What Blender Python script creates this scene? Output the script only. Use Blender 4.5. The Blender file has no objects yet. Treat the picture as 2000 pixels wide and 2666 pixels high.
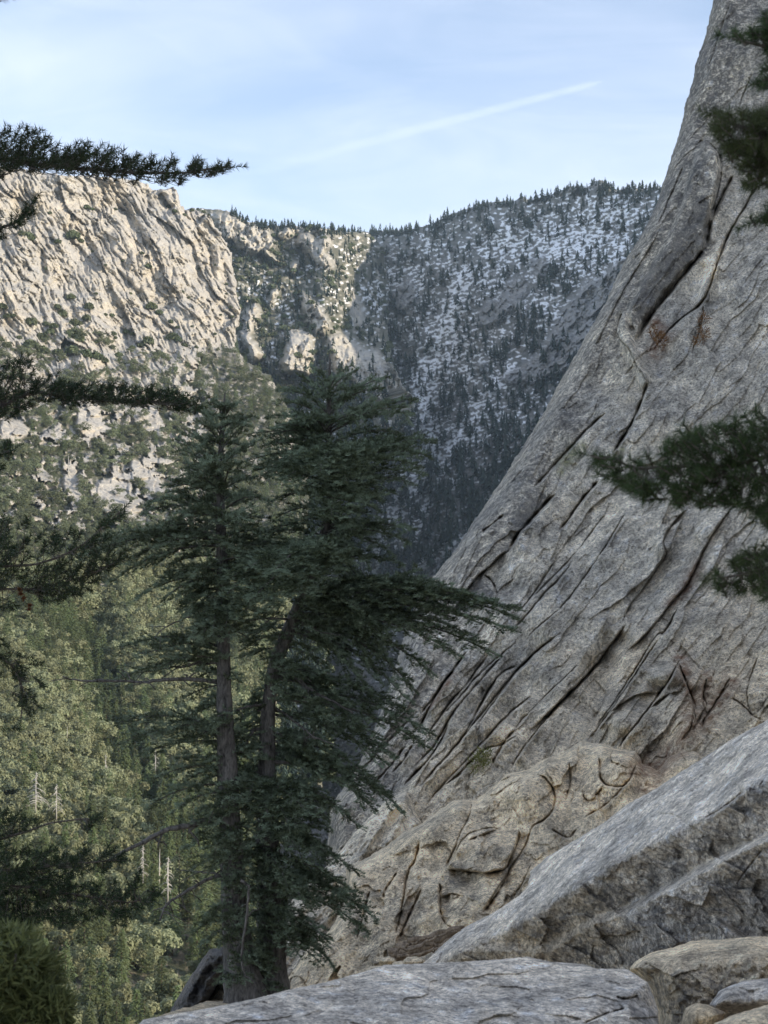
import bpy, math, random
import numpy as np
RS = np.random.RandomState(7)
C = bpy.context.scene.collection
FS = 4649.0                      # focal length in photo pixels (2000 x 2666)
PITCH = math.radians(2.13)
cp, sp = math.cos(PITCH), math.sin(PITCH)

def P(x, y, D):
    """point seen at photo pixel (x, y) at distance D along the view axis"""
    x, y, D = np.broadcast_arrays(np.asarray(x, float), np.asarray(y, float), np.asarray(D, float))
    u = (x - 1000) / FS * D; v = (1333 - y) / FS * D
    return np.stack([u, -sp * v + cp * D, cp * v + sp * D], -1)

def cr(ox, oy, s):               # transform of a detail crop into photo pixels
    return lambda pts: [(ox + a / s, oy + b / s) for a, b in pts]
K2 = cr(1000, 0, 1.659); K4 = cr(1000, 900, 1.659); K6 = cr(1000, 1666, 1.659); K5 = cr(0, 1666, 1.659)
K1 = cr(0, 0, 1.659); K3 = cr(0, 800, 1.659); K8 = cr(650, 1350, 2.37); KM = cr(500, 450, 2.765); KR = cr(1100, 450, 2.765)
KF = cr(300, 900, 3.318); KG = cr(700, 900, 3.318); KH = cr(250, 1400, 3.318)

# ------------------------------------------------------------------ noise
def _h(ix, iy, seed):
    h = (ix.astype(np.int64) * 374761393 + iy.astype(np.int64) * 668265263 + seed * 974711) & 0xFFFFFFFF
    h = ((h ^ (h >> 13)) * 1274126177) & 0xFFFFFFFF
    return (h ^ (h >> 16)) & 0xFFFFFFFF
def perlin(x, y, seed=0):
    x = np.asarray(x, float); y = np.asarray(y, float)
    x0 = np.floor(x); y0 = np.floor(y); fx = x - x0; fy = y - y0
    ux = fx * fx * fx * (fx * (fx * 6 - 15) + 10); uy = fy * fy * fy * (fy * (fy * 6 - 15) + 10)
    def g(i, j):
        a = _h(x0 + i, y0 + j, seed) / 4294967296.0 * 2 * np.pi
        return np.cos(a) * (fx - i) + np.sin(a) * (fy - j)
    n0 = g(0, 0) * (1 - ux) + g(1, 0) * ux
    n1 = g(0, 1) * (1 - ux) + g(1, 1) * ux
    return (n0 * (1 - uy) + n1 * uy) * 1.4
def fbm(x, y, o=4, seed=0, gain=.5):
    s = 0; a = 1; t = 0
    for i in range(o):
        s = s + a * perlin(x * 2 ** i + 17.3 * i, y * 2 ** i - 9.1 * i, seed + i); t += a; a *= gain
    return s / t
def ridged(x, y, o=4, seed=0, gain=.55):
    s = 0; a = 1; t = 0
    for i in range(o):
        s = s + a * (1 - 2 * np.abs(perlin(x * 2 ** i + 7.7 * i, y * 2 ** i + 3.3 * i, seed + i))); t += a; a *= gain
    return s / t
def worley(x, y, seed=0):
    x0 = np.floor(x); y0 = np.floor(y)
    f1 = np.full(x.shape, 9.); f2 = np.full(x.shape, 9.); idv = np.zeros(x.shape)
    for i in (-1, 0, 1):
        for j in (-1, 0, 1):
            cx = x0 + i; cy = y0 + j
            px = cx + _h(cx, cy, seed) / 4294967296.0; py = cy + _h(cx, cy, seed + 91) / 4294967296.0
            d = np.hypot(px - x, py - y); r = _h(cx, cy, seed + 37) / 4294967296.0
            m = d < f1
            f2 = np.where(m, f1, np.minimum(f2, d)); idv = np.where(m, r, idv); f1 = np.where(m, d, f1)
    return f1, f2, idv
def facet(x, y, seed=0, tilt=1.0):
    """broken rock: every cell is a tilted plane of its own, 0..1 plus tilt"""
    x0 = np.floor(x); y0 = np.floor(y); f1 = np.full(x.shape, 9.); val = np.zeros(x.shape)
    for i in (-1, 0, 1):
        for j in (-1, 0, 1):
            cx = x0 + i; cy = y0 + j; u = lambda k: _h(cx, cy, seed + k) / 4294967296.0
            px = cx + u(0); py = cy + u(91); d = np.maximum(abs(px - x), abs(py - y)) + .35 * np.hypot(px - x, py - y)
            v = u(37) + tilt * ((u(53) - .5) * (x - px) + (u(61) - .5) * (y - py)) * 2
            m = d < f1; val = np.where(m, v, val); f1 = np.where(m, d, f1)
    return val
def sstep(a, b, x):
    t = np.clip((x - a) / (b - a), 0, 1); return t * t * (3 - 2 * t)

# ------------------------------------------------------------------ polygons
def sdist(poly, X, Y):
    """distance to the outline, positive inside"""
    p = np.array(poly, float); n = len(p)
    d2 = np.full(X.shape, 1e12); ins = np.zeros(X.shape, bool)
    for i in range(n):
        ax, ay = p[i]; bx, by = p[(i + 1) % n]
        ex, ey = bx - ax, by - ay
        t = np.clip(((X - ax) * ex + (Y - ay) * ey) / (ex * ex + ey * ey + 1e-9), 0, 1)
        d2 = np.minimum(d2, (X - ax - t * ex) ** 2 + (Y - ay - t * ey) ** 2)
        if ay != by:
            c = ((ay > Y) != (by > Y)) & (X < (bx - ax) * (Y - ay) / (by - ay) + ax)
            ins ^= c
    return np.where(ins, 1, -1) * np.sqrt(d2)
def inpoly(poly, X, Y): return sdist(poly, np.asarray(X, float), np.asarray(Y, float)) > 0
def linedist(pts, X, Y):
    """distance, signed side (+ = right of travel on the picture), position 0..1 along"""
    p = np.array(pts, float); seg = np.hypot(*(p[1:] - p[:-1]).T); L = seg.sum(); acc = 0
    best = np.full(X.shape, 1e12); side = np.zeros(X.shape); par = np.zeros(X.shape)
    for i in range(len(p) - 1):
        ax, ay = p[i]; ex, ey = p[i + 1] - p[i]
        t = np.clip(((X - ax) * ex + (Y - ay) * ey) / (ex * ex + ey * ey + 1e-9), 0, 1)
        d = (X - ax - t * ex) ** 2 + (Y - ay - t * ey) ** 2
        m = d < best
        best = np.where(m, d, best); side = np.where(m, np.sign(ex * (Y - ay) - ey * (X - ax)), side)
        par = np.where(m, (acc + t * seg[i]) / L, par); acc += seg[i]
    return np.sqrt(best), side, par

# ------------------------------------------------------------------ mesh helpers
def make_mesh(name, V, faces, mats=(), smooth=False, mi=None, attrs=None):
    """faces: list of int arrays (n,3) / (n,4)"""
    me = bpy.data.meshes.new(name)
    V = np.ascontiguousarray(V, np.float32)
    faces = [np.asarray(f, np.int32) for f in faces if len(f)]
    me.vertices.add(len(V)); me.vertices.foreach_set('co', V.ravel())
    nl = sum(f.size for f in faces); nf = sum(len(f) for f in faces)
    me.loops.add(nl); me.loops.foreach_set('vertex_index', np.concatenate([f.ravel() for f in faces]))
    tot = np.concatenate([np.full(len(f), f.shape[1], np.int32) for f in faces])
    st = np.concatenate([[0], np.cumsum(tot)[:-1]]).astype(np.int32)
    me.polygons.add(nf); me.polygons.foreach_set('loop_start', st)
    if mi is not None: me.polygons.foreach_set('material_index', np.asarray(mi, np.int32))
    me.polygons.foreach_set('use_smooth', np.full(nf, smooth))
    for k, a in (attrs or {}).items():
        at = me.attributes.new(k, 'FLOAT', 'POINT'); at.data.foreach_set('value', np.asarray(a, np.float32).ravel())
    for m in mats: me.materials.append(m)
    me.update(calc_edges=True)
    return me
def link(name, me, parent=None):
    o = bpy.data.objects.new(name, me); C.objects.link(o)
    if parent is not None: o.parent = parent
    return o
def empty(name, loc):
    o = bpy.data.objects.new(name, None); C.objects.link(o); o.location = loc; o.empty_display_size = .2; return o
def tag(o, label=None, cat=None, group=None, kind=None):
    if label: o['label'] = label
    if cat: o['category'] = cat
    if group: o['group'] = group
    if kind: o['kind'] = kind
    return o
def recenter(o, loc):
    """put the origin of a top-level mesh at loc without moving it"""
    me = o.data; n = len(me.vertices); co = np.empty(n * 3, np.float32); me.vertices.foreach_get('co', co)
    co = co.reshape(-1, 3) - np.array(loc, np.float32); me.vertices.foreach_set('co', co.ravel()); me.update()
    o.location = loc
class Geo:
    def __init__(s): s.V = []; s.T = []; s.Q = []; s.n = 0; s.tm = []; s.qm = []; s.tint = []
    def tris(s, V3, m=0):        # (n,3,3)
        n = len(V3)
        if not n: return
        s.V.append(np.asarray(V3).reshape(-1, 3)); s.T.append(np.arange(3 * n).reshape(n, 3) + s.n); s.tm.append(np.full(n, m)); s.n += 3 * n
    def add(s, V, T=None, Q=None, m=0):
        s.V.append(np.asarray(V, float))
        if T is not None and len(T): s.T.append(np.asarray(T) + s.n); s.tm.append(np.full(len(T), m))
        if Q is not None and len(Q): s.Q.append(np.asarray(Q) + s.n); s.qm.append(np.full(len(Q), m))
        s.n += len(V)
    def tube(s, pts, rad, k=6, m=0, lump=0.0):
        pts = np.asarray(pts, float); rad = np.asarray(rad, float); n = len(pts)
        t = np.gradient(pts, axis=0); t /= np.linalg.norm(t, axis=1)[:, None] + 1e-9
        ref = np.array([0, 0, 1.]) if abs(t[0][2]) < .8 else np.array([0, 1., 0])
        a = np.cross(t, ref); a /= np.linalg.norm(a, axis=1)[:, None] + 1e-9; b = np.cross(t, a)
        th = np.arange(k) / k * 2 * np.pi
        r = rad[:, None] * (1 + lump * RS.uniform(-1, 1, (n, k)))
        V = pts[:, None] + r[..., None] * (np.cos(th)[None, :, None] * a[:, None] + np.sin(th)[None, :, None] * b[:, None])
        i = np.arange(n - 1)[:, None] * k; j = np.arange(k)[None]; j2 = (j + 1) % k
        Q = np.stack([i + j, i + j2, i + k + j2, i + k + j], -1).reshape(-1, 4)
        V = np.concatenate([V.reshape(-1, 3), pts[:1], pts[-1:]])
        jj = np.arange(k); T = np.concatenate([np.stack([np.full(k, n * k), (jj + 1) % k, jj], -1),
              np.stack([np.full(k, n * k + 1), (n - 1) * k + jj, (n - 1) * k + (jj + 1) % k], -1)])
        s.add(V, T, Q, m)
    def arrays(s):
        V = np.concatenate(s.V); T = np.concatenate(s.T) if s.T else np.zeros((0, 3), int); Q = np.concatenate(s.Q) if s.Q else np.zeros((0, 4), int)
        mi = np.concatenate(s.tm + s.qm) if (s.tm or s.qm) else None
        return V, T, Q, mi
    def mesh(s, name, mats, smooth=False, attrs=None):
        V, T, Q, mi = s.arrays()
        return make_mesh(name, V, [T, Q], mats, smooth, mi, attrs)
def unit(v): return v / (np.linalg.norm(v, axis=-1, keepdims=True) + 1e-9)
def needle_tris(base, d, L, W):
    """slim triangles from base along d"""
    n = len(base); r = RS.normal(size=(n, 3)); s = unit(np.cross(d, r)) * (np.asarray(W).reshape(-1, 1) / 2)
    return np.stack([base - s, base + s, base + d * np.asarray(L).reshape(-1, 1)], 1)

# ------------------------------------------------------------------ materials
def newmat(name):
    m = bpy.data.materials.new(name); m.use_nodes = True; nt = m.node_tree; nt.nodes.clear()
    out = nt.nodes.new('ShaderNodeOutputMaterial'); b = nt.nodes.new('ShaderNodeBsdfPrincipled')
    nt.links.new(b.outputs[0], out.inputs[0]); b.inputs['Roughness'].default_value = .85
    b.inputs['Specular IOR Level'].default_value = .25
    return m, nt, b, out
class N:
    """little node helper"""
    def __init__(s, nt): s.nt = nt
    def n(s, t, **kw):
        x = s.nt.nodes.new('ShaderNode' + t)
        for k, v in kw.items():
            if k.startswith('i_'): x.inputs[k[2:].replace('_', ' ')].default_value = v
            else: setattr(x, k, v)
        return x
    def l(s, a, b): s.nt.links.new(a, b)
    def noise(s, vec, scale, detail=4, rough=.6, dist=0):
        x = s.n('TexNoise'); x.inputs['Scale'].default_value = scale; x.inputs['Detail'].default_value = detail
        x.inputs['Roughness'].default_value = rough; x.inputs['Distortion'].default_value = dist
        if vec is not None: s.l(vec, x.inputs['Vector'])
        return x.outputs['Fac']
    def ramp(s, fac, stops):
        x = s.n('ValToRGB'); e = x.color_ramp.elements
        while len(e) < len(stops): e.new(.5)
        for i, (p, c) in enumerate(stops):
            e[i].position = p; e[i].color = (*c, 1) if len(c) == 3 else c
        s.l(fac, x.inputs[0]); return x.outputs[0]
    def mix(s, fac, a, b, blend='MIX'):
        x = s.n('Mix', data_type='RGBA', blend_type=blend)
        for v, sock in ((fac, x.inputs[0]), (a, x.inputs[6]), (b, x.inputs[7])):
            if isinstance(v, (int, float)): sock.default_value = v
            elif isinstance(v, tuple): sock.default_value = (*v, 1)
            else: s.l(v, sock)
        return x.outputs[2]
    def math(s, op, a, b=0.0, clamp=False):
        x = s.n('Math', operation=op, use_clamp=clamp)
        for v, sock in ((a, x.inputs[0]), (b, x.inputs[1])):
            if isinstance(v, (int, float)): sock.default_value = v
            else: s.l(v, sock)
        return x.outputs[0]
    def attr(s, name): return s.n('Attribute', attribute_name=name).outputs['Fac']
    def coords(s, rot=(0, 0, 0), scale=(1, 1, 1)):
        t = s.n('TexCoord'); m = s.n('Mapping'); m.inputs['Rotation'].default_value = rot; m.inputs['Scale'].default_value = scale
        s.l(t.outputs['Object'], m.inputs[0]); return m.outputs[0]
    def bump(s, h, strength, dist, b, normal=None):
        x = s.n('Bump'); x.inputs['Strength'].default_value = strength; x.inputs['Distance'].default_value = dist
        s.l(h, x.inputs['Height'])
        if normal is not None: s.l(normal, x.inputs['Normal'])
        if b is not None: s.l(x.outputs[0], b.inputs['Normal'])
        return x.outputs[0]

def granite(name, base=(.27, .265, .255), scale=1.0, tan=(.33, .27, .19), contrast=1.0, bump=.6, bumpd=.05, an=(1, .8, .35)):
    m, nt, b, out = newmat(name); s = N(nt)
    v = s.coords()
    va = s.coords(rot=(0, math.radians(38), 0), scale=an)
    big = s.noise(v, .35 * scale, 4, .6, .3)
    mid = s.noise(va, 3.2 * scale, 6, .72, .2)
    fine = s.noise(v, 13 * scale, 5, .75)
    tiny = s.noise(v, 42 * scale, 3, .7)
    k = contrast
    c0 = s.ramp(mid, [(.5 - .22 / k, tuple(x * .42 for x in base)), (.5 - .04 / k, tuple(x * .85 for x in base)), (.5 + .06 / k, base), (.5 + .22 / k, tuple(min(.8, x * 1.5) for x in base))])
    c1 = s.mix(s.math('MULTIPLY', s.attr('tan'), 1.0, True), c0, s.mix(.8, c0, tan, 'MIX'))
    sp_ = s.ramp(fine, [(.38, (.38, .38, .39)), (.47, (.85, .85, .85)), (.55, (1.08, 1.08, 1.07)), (.68, (1.55, 1.53, 1.5))])
    c2 = s.mix(1.0, c1, sp_, 'MULTIPLY')
    sp2 = s.ramp(tiny, [(.38, (.55, .55, .56)), (.5, (1., 1., 1.)), (.64, (1.35, 1.35, 1.33))])
    c2 = s.mix(.8, c2, s.mix(1.0, c2, sp2, 'MULTIPLY'))
    bg = s.ramp(big, [(.3, (.74, .75, .78)), (.7, (1.22, 1.18, 1.12))])
    c3 = s.mix(1.0, c2, bg, 'MULTIPLY')
    mot = s.noise(va, 1.1 * scale, 7, .74, .5); mot2 = s.noise(s.coords(rot=(0, math.radians(40), 0), scale=(1, 1, an[2] * .35)), 2.6 * scale, 5, .7, .3)
    c3 = s.mix(1.0, c3, s.ramp(mot, [(.36, (.52, .53, .55)), (.47, (.9, .9, .9)), (.56, (1.08, 1.07, 1.05)), (.68, (1.42, 1.4, 1.36))]), 'MULTIPLY')
    c3 = s.mix(.8, c3, s.mix(1.0, c3, s.ramp(mot2, [(.36, (.6, .6, .61)), (.5, (1, 1, 1)), (.66, (1.3, 1.29, 1.27))]), 'MULTIPLY'))
    lich_shade = s.noise(v, 5.5 * scale, 6, .78, .6)
    lm = s.math('MULTIPLY', s.ramp(s.math('ADD', lich_shade, s.math('MULTIPLY', s.attr('dark'), .22)), [(.6, (0, 0, 0)), (.68, (1, 1, 1))]), s.math('MULTIPLY', s.attr('dark'), 1.5, True), True)
    c4 = s.mix(s.math('MULTIPLY', lm, .7), c3, (.085, .083, .082))  # lichen colour, also carries shade painted on some slab and boulder faces
    st = s.math('MULTIPLY', s.attr('rust'), s.ramp(s.noise(v, 4 * scale, 5, .7), [(.35, (0, 0, 0)), (.6, (1, 1, 1))]), True)
    c5 = s.mix(s.math('MULTIPLY', st, .8), c4, (.2, .085, .035))
    gl = s.math('MULTIPLY', s.attr('moss'), s.ramp(fine, [(.4, (0, 0, 0)), (.55, (1, 1, 1))]), True)
    c6 = s.mix(s.math('MULTIPLY', gl, .6), c5, (.24, .25, .06))
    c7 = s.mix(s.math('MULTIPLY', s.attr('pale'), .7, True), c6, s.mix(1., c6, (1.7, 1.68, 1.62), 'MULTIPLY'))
    s.l(c7, b.inputs['Base Color'])
    h = s.math('ADD', s.math('MULTIPLY', mid, 1.4), s.math('ADD', fine, s.math('MULTIPLY', tiny, .45)))
    s.bump(h, bump, bumpd, b)
    return m

def far_rock(name, cream=(.455, .41, .34), grey=(.375, .36, .335), sc=1.0):
    m, nt, b, out = newmat(name); s = N(nt); v = s.coords()
    n1 = s.noise(v, .03 * sc, 6, .65, .4); n2 = s.noise(v, .16 * sc, 6, .75, .5); n3 = s.noise(v, .9 * sc, 4, .7)
    c = s.mix(s.ramp(n1, [(.38, (0, 0, 0)), (.62, (1, 1, 1))]), cream, grey)
    c = s.mix(1., c, s.ramp(n2, [(.3, (.55, .55, .57)), (.5, (1, 1, 1)), (.68, (1.3, 1.27, 1.2))]), 'MULTIPLY')
    c = s.mix(.7, c, s.mix(1., c, s.ramp(n3, [(.35, (.6, .6, .6)), (.6, (1.25, 1.25, 1.25))]), 'MULTIPLY'))
    c = s.mix(s.math('MULTIPLY', s.attr('dark'), .85, True), c, (.17, .165, .16))
    c = s.mix(s.attr('soil'), c, s.mix(n2, (.17, .14, .095), (.30, .245, .17)))
    c = s.mix(s.attr('scrub'), c, s.mix(n2, (.03, .038, .024), (.10, .10, .06)))
    snow = s.attr('snow')
    c = s.mix(snow, c, (.93, .94, .95))
    s.l(c, b.inputs['Base Color'])
    s.bump(s.math('ADD', n2, s.math('MULTIPLY', n3, .4)), .55, .7 / sc, b)
    return m

def foliage(name, dark, light, var=.35, transl=.25, tintamt=.5, tip=None):
    m = bpy.data.materials.new(name); m.use_nodes = True; nt = m.node_tree; nt.nodes.clear(); s = N(nt)
    out = s.n('OutputMaterial'); d = s.n('BsdfDiffuse'); t = s.n('BsdfTranslucent'); mx = s.n('MixShader'); g = s.n('BsdfPrincipled')
    g.inputs['Roughness'].default_value = .6; g.inputs['Specular IOR Level'].default_value = .3
    oi = s.n('ObjectInfo'); geo = s.n('NewGeometry')
    rnd = s.math('FRACT', s.math('ADD', oi.outputs['Random'], s.attr('tint')))
    r2 = s.math('ADD', s.math('MULTIPLY', rnd, tintamt), s.math('MULTIPLY', geo.outputs['Random Per Island'], 1 - tintamt))
    c = s.mix(r2, dark, light)
    hs = s.n('HueSaturation'); s.l(c, hs.inputs['Color'])
    s.l(s.math('ADD', .47, s.math('MULTIPLY', rnd, .05)), hs.inputs['Hue'])
    s.l(hs.outputs[0], g.inputs['Base Color']); s.l(hs.outputs[0], t.inputs[0])
    if tip:                          # noise patches of a paler colour, for contrast between clumps
        nz = s.noise(s.n('TexCoord').outputs['Object'], 4.5, 3, .6)
        c2 = s.mix(s.ramp(nz, [(.45, (0, 0, 0)), (.6, (1, 1, 1))]), c, tip); s.l(c2, hs.inputs['Color'])
    mx.inputs[0].default_value = transl
    s.l(g.outputs[0], mx.inputs[1]); s.l(t.outputs[0], mx.inputs[2]); s.l(mx.outputs[0], out.inputs[0])
    return m
def bark(name, a, b_, sc=8):
    m, nt, b, out = newmat(name); s = N(nt); v = s.coords(scale=(1, 1, .3))
    n = s.noise(v, sc, 6, .7, .4); n2 = s.noise(v, sc * 4, 3, .7)
    s.l(s.mix(s.ramp(s.math('ADD', s.math('MULTIPLY', n, .6), s.math('MULTIPLY', n2, .4)), [(.36, (0, 0, 0)), (.64, (1, 1, 1))]), a, b_), b.inputs['Base Color'])
    s.bump(n, .9, .04, b); return m

M = {}
M['slab'] = granite('shaded_granite', (.78, .71, .59), 1.0, (.82, .68, .48), 1.0, .95, .07)
M['buttress'] = granite('pale_granite', (.80, .68, .51), 1.3, (.80, .66, .46), .8, .8, .05)
M['darkrock'] = granite('dark_lichened_rock', (.26, .235, .21), 1.6, (.3, .26, .2), 1.1, .9, .04)
M['boulder'] = granite('foreground_granite', (.70, .63, .54), 2.6, (.66, .54, .37), 1.1, .7, .018, (1, .9, .7))
M['tanrock'] = granite('warm_granite', (.68, .57, .42), 2.6, (.70, .56, .37), 1.1, .7, .018, (1, .9, .8))
M['cliff'] = far_rock('cliff_granite')
M['mount'] = far_rock('mountain_ground', (.30, .285, .26), (.25, .25, .245))
M['crag'] = far_rock('crag_granite', (.54, .49, .40), (.42, .40, .36))
M['valley'] = far_rock('valley_ground', (.42, .38, .31), (.34, .33, .30), 2)
M['fir'] = foliage('fir_needles', (.03, .045, .024), (.15, .185, .10), transl=.2, tintamt=.0, tip=(.27, .34, .24))
M['pine'] = foliage('pine_needles', (.016, .03, .012), (.05, .075, .03), transl=.15, tintamt=.0)
M['pinegreen'] = foliage('near_pine_needles', (.035, .055, .018), (.095, .125, .045), transl=.3, tintamt=.0)
M['oak'] = foliage('oak_leaves', (.165, .185, .095), (.35, .36, .205), transl=.28, tintamt=.8)
M['conifer'] = foliage('conifer_needles', (.09, .12, .06), (.23, .27, .12), transl=.28, tintamt=.8)
M['farcon'] = foliage('far_conifer_needles', (.014, .026, .02), (.045, .07, .045), transl=.05, tintamt=.7)
M['slopeoak'] = foliage('slope_oak_leaves', (.07, .09, .045), (.19, .205, .11), transl=.1, tintamt=.8)
M['shrub'] = foliage('shrub_leaves', (.06, .08, .04), (.15, .17, .085), transl=.1, tintamt=.5)
M['olivebush'] = foliage('bush_leaves', (.055, .08, .028), (.20, .235, .09), transl=.3, tintamt=.0)
M['rustneedle'] = foliage('dead_needles', (.10, .03, .015), (.2, .07, .03), transl=.2, tintamt=0)
M['ochre'] = foliage('dry_plant', (.14, .07, .02), (.26, .15, .05), transl=.2, tintamt=0)
M['yellow'] = foliage('yellow_green_plant', (.10, .12, .03), (.2, .22, .07), transl=.2, tintamt=0)
M['bark'] = bark('fir_bark', (.025, .022, .02), (.22, .20, .18), 9)
M['twig'] = bark('pine_bark', (.07, .055, .045), (.20, .17, .14), 20)
M['dead'] = bark('weathered_wood', (.40, .37, .33), (.66, .62, .56), 6)
M['drift'] = bark('brown_dead_wood', (.05, .033, .022), (.42, .32, .22), 14)
M['fartrunk'] = bark('far_bark', (.08, .06, .045), (.2, .16, .12), 2)

# ------------------------------------------------------------------ relief sheets (rock with a back)
def sheet(name, poly, depth, step, mat, rpx=30, ramt=1.0, back=(0, 3, -1), rough=0, rsc=20, seed=1, attrs=None, shrink=0.0):
    p = np.array(poly, float); x0, y0 = p.min(0) - 3 * step - rough; x1, y1 = p.max(0) + 3 * step + rough
    def axis(a, b, lo, hi):
        i0, i1 = max(a, lo), min(b, hi); st = step * 7
        return np.unique(np.concatenate([np.arange(a, i0, st), np.arange(i0, i1, step), np.arange(max(i1, a), b, st)]))
    xs_, ys_ = axis(x0, x1, -50, 2050), axis(y0, y1, -50, 2716)
    X, Y = np.meshgrid(xs_, ys_)
    sd = sdist(poly, X, Y)
    if rough: sd = sd + rough * fbm(X / rsc, Y / rsc, 4, seed, .6)
    gy, gx = np.gradient(sd, ys_, xs_); g2 = np.maximum(gx * gx + gy * gy, .25)
    keep = sd > 0
    q = keep[:-1, :-1] | keep[1:, :-1] | keep[:-1, 1:] | keep[1:, 1:]
    out = (sd < 0) & (sd > -3 * step)
    X = np.where(out, X - sd * gx / g2, X); Y = np.where(out, Y - sd * gy / g2, Y)
    h, w = X.shape; idx = np.arange(h * w).reshape(h, w)
    Q = np.stack([idx[:-1, :-1], idx[1:, :-1], idx[1:, 1:], idx[:-1, 1:]], -1)[q]
    used = np.unique(Q); mp = np.full(h * w, -1); mp[used] = np.arange(len(used)); Q = mp[Q]
    UX, UY = X.ravel()[used], Y.ravel()[used]
    D = depth(UX, UY)
    t = 1 - np.clip(sd.ravel()[used] / rpx, 0, 1)
    D = D + ramt * (1 - np.sqrt(np.clip(1 - t * t, 0, 1)))
    V = P(UX, UY, D)
    E = np.concatenate([Q[:, [0, 1]], Q[:, [1, 2]], Q[:, [2, 3]], Q[:, [3, 0]]])
    key = np.sort(E, 1); key = key[:, 0].astype(np.int64) * len(V) + key[:, 1]
    _, inv, cnt = np.unique(key, return_inverse=True, return_counts=True)
    BE = E[cnt[inv] == 1]
    bv = np.unique(BE); n0 = len(V); mb = np.full(n0, -1); mb[bv] = np.arange(len(bv)) + n0
    cen = V.mean(0); VB = V[bv] + np.array(back) + shrink * (cen - V[bv])
    mb2 = mb + len(bv); VB2 = V[bv] + 2.0 * np.array(back) + (shrink + .35) * (cen + np.array(back) - V[bv])
    SQ = np.stack([BE[:, 1], BE[:, 0], mb[BE[:, 0]], mb[BE[:, 1]]], -1)
    SQ2 = np.stack([mb[BE[:, 1]], mb[BE[:, 0]], mb2[BE[:, 0]], mb2[BE[:, 1]]], -1)
    at = {}
    nb = len(bv)
    for k, f in (attrs or {}).items():
        a = f(UX, UY) + 0 * UX; at[k] = np.concatenate([a, a[bv], a[bv]])
    me = make_mesh(name, np.concatenate([V, VB, VB2]), [Q, SQ, SQ2], [mat], True, attrs=at)
    o = link(name, me)
    recenter(o, tuple(V[V[:, 2].argmin()] * 0 + np.array([cen[0], cen[1], V[:, 2].min()])))
    return o

def chaikin(p, n=2):
    p = np.array(p, float)
    for _ in range(n):
        q = np.stack([p[:-1] * .75 + p[1:] * .25, p[:-1] * .25 + p[1:] * .75], 1).reshape(-1, 2); p = np.concatenate([p[:1], q, p[-1:]])
    return p
def carve(X, Y, cracks, warp=5, wsc=28, seed=3):
    """depth added by cracks: (points, width px, depth m, step m, falloff px, side)"""
    warp = warp * .6
    WX = X + warp * fbm(X / wsc, Y / wsc, 4, seed); WY = Y + warp * fbm(X / wsc, Y / wsc, 4, seed + 9)
    out = np.zeros(X.shape)
    for ci, (pts, w, dep, stp, fall, sd) in enumerate(cracks):
        pts = chaikin(pts); p = pts; mg = max(3 * w, 3 * fall) + 8
        m = (X > p[:, 0].min() - mg) & (X < p[:, 0].max() + mg) & (Y > p[:, 1].min() - mg) & (Y < p[:, 1].max() + mg)
        if not m.any(): continue
        d, side, par = linedist(pts, WX[m], WY[m])
        tp = sstep(0, .12, par) * sstep(0, .12, 1 - par) * (.6 + .8 * (.5 + perlin(par * 7 + ci, par * 0 + ci * 3.1, 5)))
        endd = np.minimum(np.hypot(WX[m] - p[0, 0], WY[m] - p[0, 1]), np.hypot(WX[m] - p[-1, 0], WY[m] - p[-1, 1]))
        tp2 = tp * sstep(0, fall * .8, endd)
        ww = .40 * w * (.5 + .8 * tp); dep = dep * .62; stp = stp * .8
        add = dep * tp * np.exp(-(d / ww) ** 2) + stp * tp2 * np.where(side * sd > 0, 1, -1) * np.exp(-d / fall) * .5
        out[m] += add
    return out

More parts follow.
